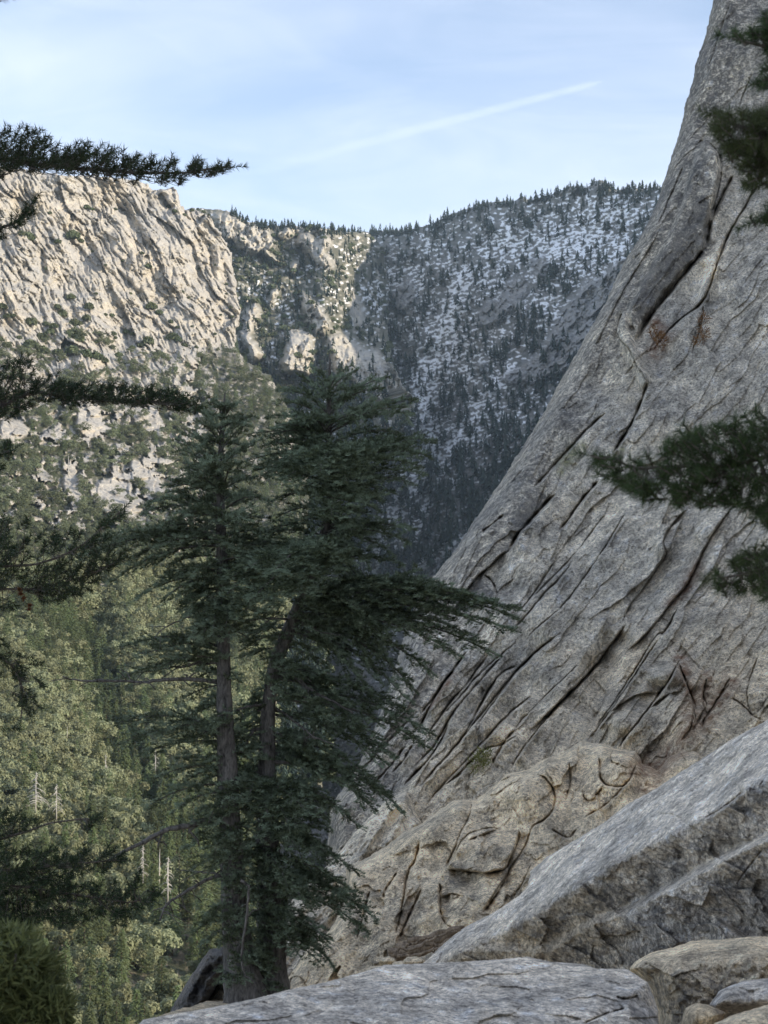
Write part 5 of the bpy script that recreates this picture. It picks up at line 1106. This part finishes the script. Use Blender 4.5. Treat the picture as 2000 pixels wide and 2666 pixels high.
# =================================================================== PINES
def shoots(G, base, d, L, nl, nw, n, fwd=.55, m=0):
    """needle bundles all along a shoot of length L from base in direction d; arrays"""
    k = len(base); ii = np.repeat(np.arange(k), n); u = RS.uniform(.05, 1, len(ii))[:, None]; dd = d[ii]
    b = base[ii] + dd * L[ii][:, None] * u; r = RS.normal(size=(len(ii), 3)); r = unit(r - dd * np.sum(r * dd, 1)[:, None])
    G.tris(needle_tris(b, unit(dd * fwd + r * (1.15 - .5 * u)), nl * RS.uniform(.75, 1.15, len(ii)), nw), m)
def pine_branch(root, base, axis, polys, D, n, nl, nw, sl, w0, w1, up=.6, per=46, mat='pine', dj=.35, name='branch', extra=None):
    ax = P(np.array([a[0] for a in axis]), np.array([a[1] for a in axis]), np.linspace(D[0], D[1], len(axis)))
    k = D[0] / FS; t = np.linspace(0, 1, len(axis)); tt = np.linspace(0, 1, 30); q = np.stack([np.interp(tt, t, ax[:, i]) for i in range(3)], 1)
    G = Geo(); G.tube(q - base, np.linspace(w0, w1, 30) * k / 2, 6, 1, .1)
    bs, ds, ls = [], [], []
    for poly, cnt in polys:
        cnt = int(cnt * (1.15 if mat == 'pine' else .68))
        pa = np.array(poly); got = 0
        while got < cnt:
            X = RS.uniform(pa[:, 0].min(), pa[:, 0].max(), 200); Y = RS.uniform(pa[:, 1].min(), pa[:, 1].max(), 200); m = inpoly(poly, X, Y)
            for x, y in zip(X[m], Y[m]):
                if got >= cnt: break
                got += 1; i0 = np.argmin(np.hypot(np.interp(tt, t, [a[0] for a in axis]) - x, np.interp(tt, t, [a[1] for a in axis]) - y)); Dq = np.interp(tt[i0], [0, 1], D)
                e = P(x, y, Dq + RS.normal() * dj); i1 = max(0, i0 - RS.randint(0, 4)) if q[0][0] * 0 == 0 else i0
                s0 = q[i1]; v = e - s0; L = sl * RS.uniform(.7, 1.2); d = unit(unit(v) * .6 + np.array([0, 0, up * RS.uniform(.3, 1.2)]) + RS.normal(size=3) * .25 + unit(q[-1] - q[0]) * .35)
                st = e - d * L * .6
                G.tube(bez(s0, st, -.04 * np.linalg.norm(st - s0), 6) - base, np.linspace(.45 * w1 + .8, .8, 6) * k / 2, 4, 1)
                G.tube(np.array([st, st + d * L]) - base, [.0035, .002], 3, 1)
                bs.append(st); ds.append(d); ls.append(L)
    bs.append(q[-1]); ds.append(unit(q[-1] - q[-4])); ls.append(sl)
    shoots(G, np.array(bs) - base, np.array(ds), np.array(ls), nl, nw, per)
    o = link(name, G.mesh(name, [M[mat], M['twig']]), root); return o
# left pine: its trunk stands just outside the frame
LP = np.array([-4.6, 14.6, -8.0])
pineL = empty('pine_tree', LP); tag(pineL, 'pine reaching in from the left edge with several dark tufted branches', 'pine tree')
g = Geo(); tzs = np.linspace(-.6, 18, 12); g.tube(np.stack([.1 * np.sin(tzs), .1 * np.cos(tzs), tzs], 1), np.linspace(.32, .05, 12), 12, 0, .06); link('trunk', g.mesh('trunk', [M['twig']], True), pineL)
RS = np.random.RandomState(71)
pb = lambda axis, polys, D=(15, 15), **kw: pine_branch(pineL, LP, axis, polys, D, 0, **{**dict(nl=.058, nw=.0066, sl=.13, w0=12, w1=3.5), **kw})
pb([(-420, 395)] + K1([(-80, 670), (0, 682), (150, 708), (300, 726), (450, 735), (600, 745), (750, 748), (820, 745), (900, 730), (960, 722), (1000, 722)]),
   [(K1([(-100, 550), (0, 565), (50, 545), (150, 560), (240, 620), (400, 630), (480, 630), (560, 670), (680, 680), (780, 700), (790, 740), (600, 735), (300, 720), (-100, 690)]), 150), (K1([(-100, 640), (100, 660), (300, 680), (500, 690), (640, 700), (700, 740), (560, 770), (400, 750), (150, 740), (-100, 720)]), 120),
    (K1([(640, 750), (800, 755), (800, 790), (700, 780), (560, 780)]), 16), (K1([(800, 705), (900, 700), (1000, 712), (1005, 730), (930, 745), (820, 740)]), 24), (K1([(890, 740), (940, 740), (920, 760), (900, 765)]), 3)], (15, 15), up=.9, per=44)
pb([(-420, 470)] + K1([(-60, 1000), (0, 985), (60, 965), (110, 930), (140, 885)]), [(K1([(-60, 900), (30, 900), (60, 930), (30, 970), (0, 1060), (-60, 1060)]), 22), (K1([(60, 940), (110, 900), (150, 870), (140, 930), (100, 970), (40, 1000)]), 16)], per=44)
pb([(-420, 440)] + K1([(-60, 770), (0, 762), (35, 750)]), [(K1([(-60, 745), (30, 742), (30, 770), (-60, 780)]), 6)])
pb([(-420, -40), (-60, 20), (5, 2)], [([(-40, -20), (8, -5), (5, 18), (-40, 30)], 6)])
pb([(-420, 1000)] + K3([(-60, 470), (0, 440), (60, 400), (150, 362), (220, 378), (300, 385), (450, 395), (600, 402), (750, 412), (850, 425)]),
   [(K3([(-80, 250), (60, 240), (130, 210), (160, 290), (250, 280), (280, 330), (220, 400), (100, 440), (20, 500), (-80, 510)]), 120), (K3([(200, 320), (350, 330), (500, 330), (640, 345), (740, 370), (850, 395), (860, 450), (740, 440), (600, 420), (450, 410), (250, 420)]), 150)], (15, 17), up=.7, per=46)
pb([(-420, 1190)] + K3([(-60, 660), (0, 640), (40, 620)]), [(K3([(-60, 560), (40, 590), (50, 640), (20, 700), (-60, 720)]), 16)])
pb([(-420, 1480)] + K3([(-60, 1125), (0, 1120), (150, 1112), (250, 1082), (350, 1032), (430, 965), (515, 885)]), [(K3([(-60, 870), (60, 870), (110, 880), (130, 960), (250, 970), (400, 960), (500, 870), (530, 900), (480, 960), (440, 1040), (300, 1080), (100, 1090), (-60, 1090)]), 85)], (14.5, 15), w0=9)
b4 = pb([(-420, 1560)] + K3([(-60, 1212), (0, 1216), (150, 1218), (300, 1182), (400, 1150), (510, 1095)]), [(K3([(-60, 1120), (200, 1110), (400, 1050), (540, 1030), (560, 1090), (430, 1160), (380, 1230), (230, 1270), (100, 1200), (-60, 1230)]), 115), (K3([(-60, 1240), (60, 1270), (60, 1320), (-60, 1320)]), 7), (K3([(150, 1190), (230, 1200), (220, 1290), (150, 1280)]), 14)], (14.5, 15), w0=8, up=.3)
G = Geo()
for (x, y, r) in ((55, 1546, 13), (62, 1558, 11), (50, 1534, 10), (78, 1576, 11), (76, 1586, 9)):
    c = P(x, y, 14.2); d = unit(RS.normal(size=(70, 3))); G.tris(needle_tris(np.repeat(c[None], 70, 0) - LP, d, r / FS * 14.2 * RS.uniform(.6, 1.2, 70), .008))
cn = link('dead_needles', G.mesh('dead_needles', [M['rustneedle']]), pineL); cn['label'] = 'rust red dead needle clusters'
pb([(-420, 1640)] + K5([(-60, 60), (0, 70), (60, 120), (95, 200), (95, 300), (90, 340)]), [(K5([(-60, -20), (20, 0), (100, 60), (180, 90), (190, 160), (170, 280), (120, 340), (60, 300), (80, 200), (30, 120), (-60, 130)]), 42)], up=-.2, w0=6)
pb([(-420, 2200)] + K5([(-60, 870), (0, 862), (130, 822), (220, 790), (340, 775), (385, 772)]), [(K5([(-60, 740), (60, 745), (190, 790), (160, 815), (60, 850), (-60, 850)]), 34), (K5([(370, 740), (430, 750), (420, 790), (380, 810)]), 7)], w0=9)
pb([(-420, 2240)] + K5([(-60, 1000), (100, 990), (300, 965), (420, 960), (500, 950)]), [(K5([(-60, 880), (100, 900), (250, 900), (400, 910), (520, 905), (540, 950), (440, 1010), (250, 1050), (-60, 1060)]), 130)], (14.6, 15.4), up=.4, w0=9)
pb([(-420, 2300)] + K5([(-60, 1060), (100, 1065), (250, 1090), (400, 1112), (560, 1135), (640, 1115)]), [(K5([(-60, 1020), (200, 1020), (400, 1040), (560, 1050), (600, 1010), (620, 1060), (680, 1080), (660, 1130), (580, 1170), (540, 1250), (440, 1200), (300, 1230), (200, 1210), (100, 1240), (-60, 1220)]), 190)], (14.6, 15.4), up=.3, w0=9)
pb([(-420, 2330)] + K5([(-60, 1180), (60, 1200), (180, 1190)]), [(K5([(-60, 1120), (200, 1130), (260, 1200), (100, 1230), (-60, 1250)]), 46)], up=.3, w0=7)
pb([(-420, 1780)] + K5([(-60, 400), (0, 390)]), [(K5([(-60, 100), (10, 120), (20, 160), (-60, 200)]), 4)])

# right pine: close to the camera, so out of focus
RP = np.array([1.62, 5.2, -2.6])
pineR = empty('pine_tree', RP); tag(pineR, 'pine reaching in from the right edge with blurred green sprays before the rock', 'pine tree')
g = Geo(); tzs = np.linspace(-.3, 5, 10); g.tube(np.stack([.25 + .03 * np.sin(tzs), .03 * np.cos(tzs), tzs], 1), np.linspace(.11, .03, 10), 12, 0, .05); link('trunk', g.mesh('trunk', [M['twig']], True), pineR)
RS = np.random.RandomState(72)
pr = lambda axis, polys, D=(5.2, 5.2), **kw: pine_branch(pineR, RP, axis, polys, D, 0, **{**dict(nl=.038, nw=.0021, sl=.045, w0=14, w1=5, mat='pinegreen', dj=.09, per=60), **kw})
pr([(2560, 160)] + K2([(1720, 215), (1640, 200), (1560, 180), (1500, 165)]), [(K2([(1500, 145), (1580, 140), (1720, 110), (1720, 260), (1650, 250), (1590, 235), (1560, 200)]), 46), (K2([(1590, 260), (1720, 270), (1720, 310), (1610, 300)]), 10), (K2([(1595, 350), (1650, 330), (1720, 330), (1720, 380), (1600, 375)]), 14), (K2([(1640, 70), (1720, 60), (1720, 120), (1640, 110)]), 10)])
pr([(2560, 340)] + K2([(1740, 600), (1640, 570), (1520, 540), (1420, 500)]), [(K2([(1405, 490), (1480, 480), (1560, 490), (1740, 480), (1740, 800), (1610, 810), (1560, 800), (1540, 740), (1500, 690), (1450, 640), (1460, 590), (1410, 560)]), 230)], (5.2, 5.2))
pr([(2560, 560)] + K2([(1740, 900), (1660, 930), (1590, 960)]), [(K2([(1585, 945), (1650, 900), (1740, 860), (1740, 970), (1650, 975), (1590, 975)]), 28)])
pr([(2560, 1090)] + K4([(1760, 440), (1650, 480), (1500, 520), (1300, 520), (1100, 530), (1000, 500), (890, 475)]), [(K4([(880, 460), (1000, 480), (1150, 480), (1220, 440), (1280, 380), (1310, 350), (1400, 380), (1500, 330), (1600, 300), (1760, 240), (1760, 720), (1620, 720), (1500, 690), (1400, 690), (1300, 680), (1150, 680), (1020, 620), (930, 570)]), 420), (K4([(1590, 700), (1760, 700), (1760, 800), (1620, 780)]), 34)], (5.0, 5.0), w0=18)
pr([(2560, 1400)] + K4([(1760, 930), (1650, 960), (1540, 990), (1440, 1005)]), [(K4([(1425, 1000), (1490, 950), (1560, 900), (1640, 870), (1760, 850), (1760, 1100), (1640, 1110), (1580, 1070), (1500, 1060), (1450, 1060)]), 115)], (5.1, 5.1))

# bush in the bottom left corner, close and soft
def leafy(name, loc, blobs_, n, s, mat, label, cat, parts='foliage'):
    root = empty(name, loc); tag(root, label, cat); G = Geo(); W = Geo(); loc = np.array(loc)
    for c, r in blobs_:
        c = np.array(c); d = unit(RS.normal(size=(n, 3))); p = c + d * (r * RS.uniform(.2, 1, n) ** .5)[:, None] - loc
        G.tris(needle_tris(p, unit(d + RS.normal(size=(n, 3)) * .8 + [0, 0, .4]), s * RS.uniform(.6, 1.3, n), s * .22))
        W.tube(bez(np.zeros(3), c - loc, .05, 6, .01), np.linspace(.012, .004, 6), 5)
    link(parts, G.mesh(parts, [M[mat]]), root); link('stem', W.mesh('stem', [M['twig']], True), root)
RS = np.random.RandomState(73)
bl = []
bp = K5([(-80, 1300), (40, 1290), (110, 1320), (160, 1380), (200, 1440), (220, 1520), (250, 1600), (240, 1800), (-80, 1800)])
while len(bl) < 70:
    x, y = RS.uniform(-60, 160), RS.uniform(2430, 2760)
    if inpoly(bp, np.array([x]), np.array([y]))[0]: bl.append((P(x, y, 6.5 + RS.uniform(-.4, .4)), RS.uniform(.03, .11)))
leafy('bush', (-1.45, 6.5, -2.6), bl, 360, .05, 'olivebush', 'blurred dark green bush filling the bottom left corner', 'bush')
# dry tufts in the cracks of the face, yellow green plant
def tuft(pts, mat, label, r=.22, n=110, dn=0):
    b = []
    for x, y in pts:
        D = float(slab_depth(np.array([[float(x)]]), np.array([[float(y)]]))[0, 0]); b.append((P(x, y, D - .15), r))
    leafy('crack_plant', tuple(P(pts[0][0], pts[0][1] + 6, float(slab_depth(np.array([[float(pts[0][0])]]), np.array([[float(pts[0][1]) + 6]]))[0, 0]))), b, n, .13, mat, label, 'plant')
tuft(K2([(1370, 1400), (1380, 1440), (1365, 1470), (1385, 1380)]), 'ochre', 'orange brown dry plant hanging higher in a crack of the granite face')
tuft(K2([(1190, 1465), (1170, 1440), (1200, 1475)]), 'ochre', 'rusty dry plant beside the foot of the wide dark crack')
tuft(K6([(420, 520), (430, 495), (400, 535)]), 'yellow', 'yellow green plant in a recess low on the granite face', .2, 80)
# driftwood
RS = np.random.RandomState(74)
dw = empty('driftwood', P(1060, 2480, 20)); tag(dw, 'twisted brown dead wood lying between the buttress and the leaning slab', 'dead wood')
W0 = P(1060, 2480, 20); G = Geo()
def dline(px, D, w0, w1):
    pts = P(np.array([p[0] for p in px]), np.array([p[1] for p in px]), D); t = np.linspace(0, 1, len(px)); tt = np.linspace(0, 1, 14); q = np.stack([np.interp(tt, t, pts[:, i]) for i in range(3)], 1); q += RS.normal(size=q.shape) * .01
    G.tube(q - W0, np.linspace(w0, w1, 14) * 20 / FS / 2, 7, 0, .25)
dline(K6([(20, 1370), (100, 1355), (180, 1330), (240, 1290), (330, 1245)]), 19.6, 44, 14)
dline(K6([(60, 1340), (150, 1310), (230, 1270), (350, 1235)]), 20.2, 26, 8)
dline(K6([(100, 1300), (190, 1290), (260, 1275), (340, 1262)]), 19.9, 16, 5)
link('log', G.mesh('log', [M['drift']], True), dw)
G = Geo()
dline(K6([(20, 1350), (110, 1335), (170, 1318), (250, 1272), (320, 1250)]), 19.3, 10, 4)
dline(K6([(60, 1372), (140, 1362), (230, 1335), (280, 1300)]), 19.1, 9, 4)
dline(K6([(90, 1325), (150, 1300), (200, 1285), (290, 1262)]), 19.5, 8, 3)
dline(K6([(180, 1320), (240, 1320), (300, 1280), (330, 1268)]), 19.3, 12, 4)
dline(K6([(40, 1360), (100, 1370), (190, 1350), (240, 1330)]), 19.2, 14, 4)
link('root', G.mesh('root', [M['drift']], True), dw)

# =================================================================== CONTRAIL
A0, A1 = P(640, 452, 11000), P(1566, 213, 8200)
m = bpy.data.materials.new('ice_trail'); m.use_nodes = True; nt = m.node_tree; nt.nodes.clear(); s = N(nt)
out = s.n('OutputMaterial'); tr = s.n('BsdfTransparent'); df = s.n('BsdfDiffuse'); df.inputs[0].default_value = (.95, .95, .95, 1); tl_ = s.n('BsdfTranslucent'); tl_.inputs[0].default_value = (.95, .95, .95, 1); ad = s.n('AddShader'); s.l(df.outputs[0], ad.inputs[0]); s.l(tl_.outputs[0], ad.inputs[1]); mx = s.n('MixShader')
lw = s.n('LayerWeight'); lw.inputs[0].default_value = .5
fc = s.math('POWER', s.math('SUBTRACT', 1.0, lw.outputs['Facing']), 1.6)
tc = s.n('TexCoord'); nz = s.noise(tc.outputs['Object'], .006, 5, .65)
al = s.math('MULTIPLY', s.math('MULTIPLY', fc, s.attr('fade')), s.ramp(nz, [(.3, (.35, .35, .35)), (.7, (1, 1, 1))]))
s.l(s.math('MULTIPLY', al, .12, True), mx.inputs[0]); s.l(tr.outputs[0], mx.inputs[1]); s.l(ad.outputs[0], mx.inputs[2]); s.l(mx.outputs[0], out.inputs[0])
tt = np.linspace(0, 1, 60)[:, None]; pts = A0 * (1 - tt) + A1 * tt
G = Geo(); G.tube(pts - A1, np.interp(tt[:, 0], [0, .5, .97, 1], [46, 34, 20, 7]), 16)
V, T, Q, mi = G.arrays(); fade = np.interp(np.repeat(tt[:, 0], 16), [0, .08, .5, .9, 1], [0, .4, .75, 1, .9]); fade = np.append(fade, [0, .9])
ct = link('contrail', make_mesh('contrail', V, [T, Q], [m], True, attrs=dict(fade=fade))); ct.location = A1
tag(ct, 'thin white contrail rising across the blue sky', 'contrail')

# =================================================================== HAZE
def box(name, lo, hi):
    lo = np.array(lo); hi = np.array(hi); V = np.array([[(lo, hi)[i][0], (lo, hi)[j][1], (lo, hi)[k][2]] for i in (0, 1) for j in (0, 1) for k in (0, 1)])
    return link(name, make_mesh(name, V, [np.array([[0, 1, 3, 2], [4, 6, 7, 5], [0, 4, 5, 1], [2, 3, 7, 6], [0, 2, 6, 4], [1, 5, 7, 3]])]))
hz = box('haze', (-9200, -3200, -640), (9200, 14200, 1050))
m = bpy.data.materials.new('haze_air'); m.use_nodes = True; nt = m.node_tree; nt.nodes.clear(); s = N(nt)
o_ = s.n('OutputMaterial'); v_ = s.n('VolumePrincipled'); v_.inputs['Color'].default_value = (.68, .86, 1.0, 1); v_.inputs['Density'].default_value = .00005; v_.inputs['Anisotropy'].default_value = .2
s.l(v_.outputs[0], o_.inputs['Volume']); hz.data.materials.append(m); tag(hz, 'thin blue air haze over the whole valley', 'haze', kind='stuff')

# =================================================================== LIGHT, SKY, CAMERA
SUN_EL = math.radians(15); sxy = np.array([.92, -.39]); sxy /= np.linalg.norm(sxy)
sd_ = np.array([sxy[0] * math.cos(SUN_EL), sxy[1] * math.cos(SUN_EL), math.sin(SUN_EL)])
L = bpy.data.lights.new('sun', 'SUN'); L.energy = 3.0; L.angle = math.radians(.6); L.color = (1, .88, .70)
lo = bpy.data.objects.new('sun', L); C.objects.link(lo)
from mathutils import Vector
lo.rotation_euler = Vector(-sd_).to_track_quat('-Z', 'Y').to_euler(); lo.location = (300, -200, 300)
w = bpy.data.worlds.new('World'); bpy.context.scene.world = w; w.use_nodes = True; nt = w.node_tree; nt.nodes.clear(); s = N(nt)
out = s.n('OutputWorld'); bg = s.n('Background'); sky = s.n('TexSky'); sky.sky_type = 'NISHITA'; sky.sun_disc = False; sky.sun_elevation = SUN_EL; sky.sun_rotation = math.atan2(sxy[0], sxy[1])
sky.altitude = 2400; sky.air_density = 1.0; sky.dust_density = .6; sky.ozone_density = 1.5
tc = s.n('TexCoord'); sep = s.n('SeparateXYZ'); s.l(tc.outputs['Generated'], sep.inputs[0])
# cirrus laid out on a high flat layer
den = s.math('MAXIMUM', s.math('ADD', sep.outputs[2], .10), .02); cx = s.math('DIVIDE', sep.outputs[0], den); cy = s.math('DIVIDE', sep.outputs[1], den)
cmb = s.n('CombineXYZ'); s.l(cx, cmb.inputs[0]); s.l(cy, cmb.inputs[1])
mp = s.n('Mapping'); mp.inputs['Rotation'].default_value = (0, 0, math.radians(-24)); mp.inputs['Scale'].default_value = (.9, 1.25, 1); mp.inputs['Location'].default_value = (3.1, .7, 0); s.l(cmb.outputs[0], mp.inputs[0])
n1 = s.noise(mp.outputs[0], .9, 5, .5, .8); n2 = s.noise(mp.outputs[0], 2.6, 5, .6, 1.2)
cl = s.math('ADD', s.math('MULTIPLY', s.ramp(n1, [(.36, (0, 0, 0)), (.68, (1, 1, 1))]), .75), s.math('MULTIPLY', s.ramp(n2, [(.45, (0, 0, 0)), (.9, (1, 1, 1))]), .4))
veil = s.ramp(sep.outputs[2], [(.08, (.45, .45, .45)), (.4, (0, 0, 0))])
cl = s.math('MULTIPLY', s.math('ADD', cl, veil), .42, True); cl = s.math('ADD', cl, .13, True)
col = s.mix(cl, sky.outputs[0], (5.4, 5.6, 6.3))
s.l(col, bg.inputs[0]); bg.inputs[1].default_value = .12; s.l(bg.outputs[0], out.inputs[0])

cam = bpy.data.cameras.new('camera'); co = bpy.data.objects.new('camera', cam); C.objects.link(co)
cam.sensor_fit = 'VERTICAL'; cam.sensor_height = 24; cam.sensor_width = 18; cam.lens = 12 / (1333 / FS); co.rotation_euler = (math.radians(90) + PITCH, 0, 0); co.location = (0, 0, 0)
cam.clip_start = .1; cam.clip_end = 40000; cam.dof.use_dof = True; cam.dof.focus_distance = 34; cam.dof.aperture_fstop = cam.lens / 6.0
sc = bpy.context.scene; sc.camera = co
sc.view_settings.view_transform = 'Standard'; sc.view_settings.look = 'None'; sc.view_settings.exposure = 1.07; sc.view_settings.gamma = 1
sc.cycles.max_bounces = 6; sc.cycles.diffuse_bounces = 4; sc.cycles.transparent_max_bounces = 8; sc.cycles.volume_bounces = 0
sc.render.use_persistent_data = False
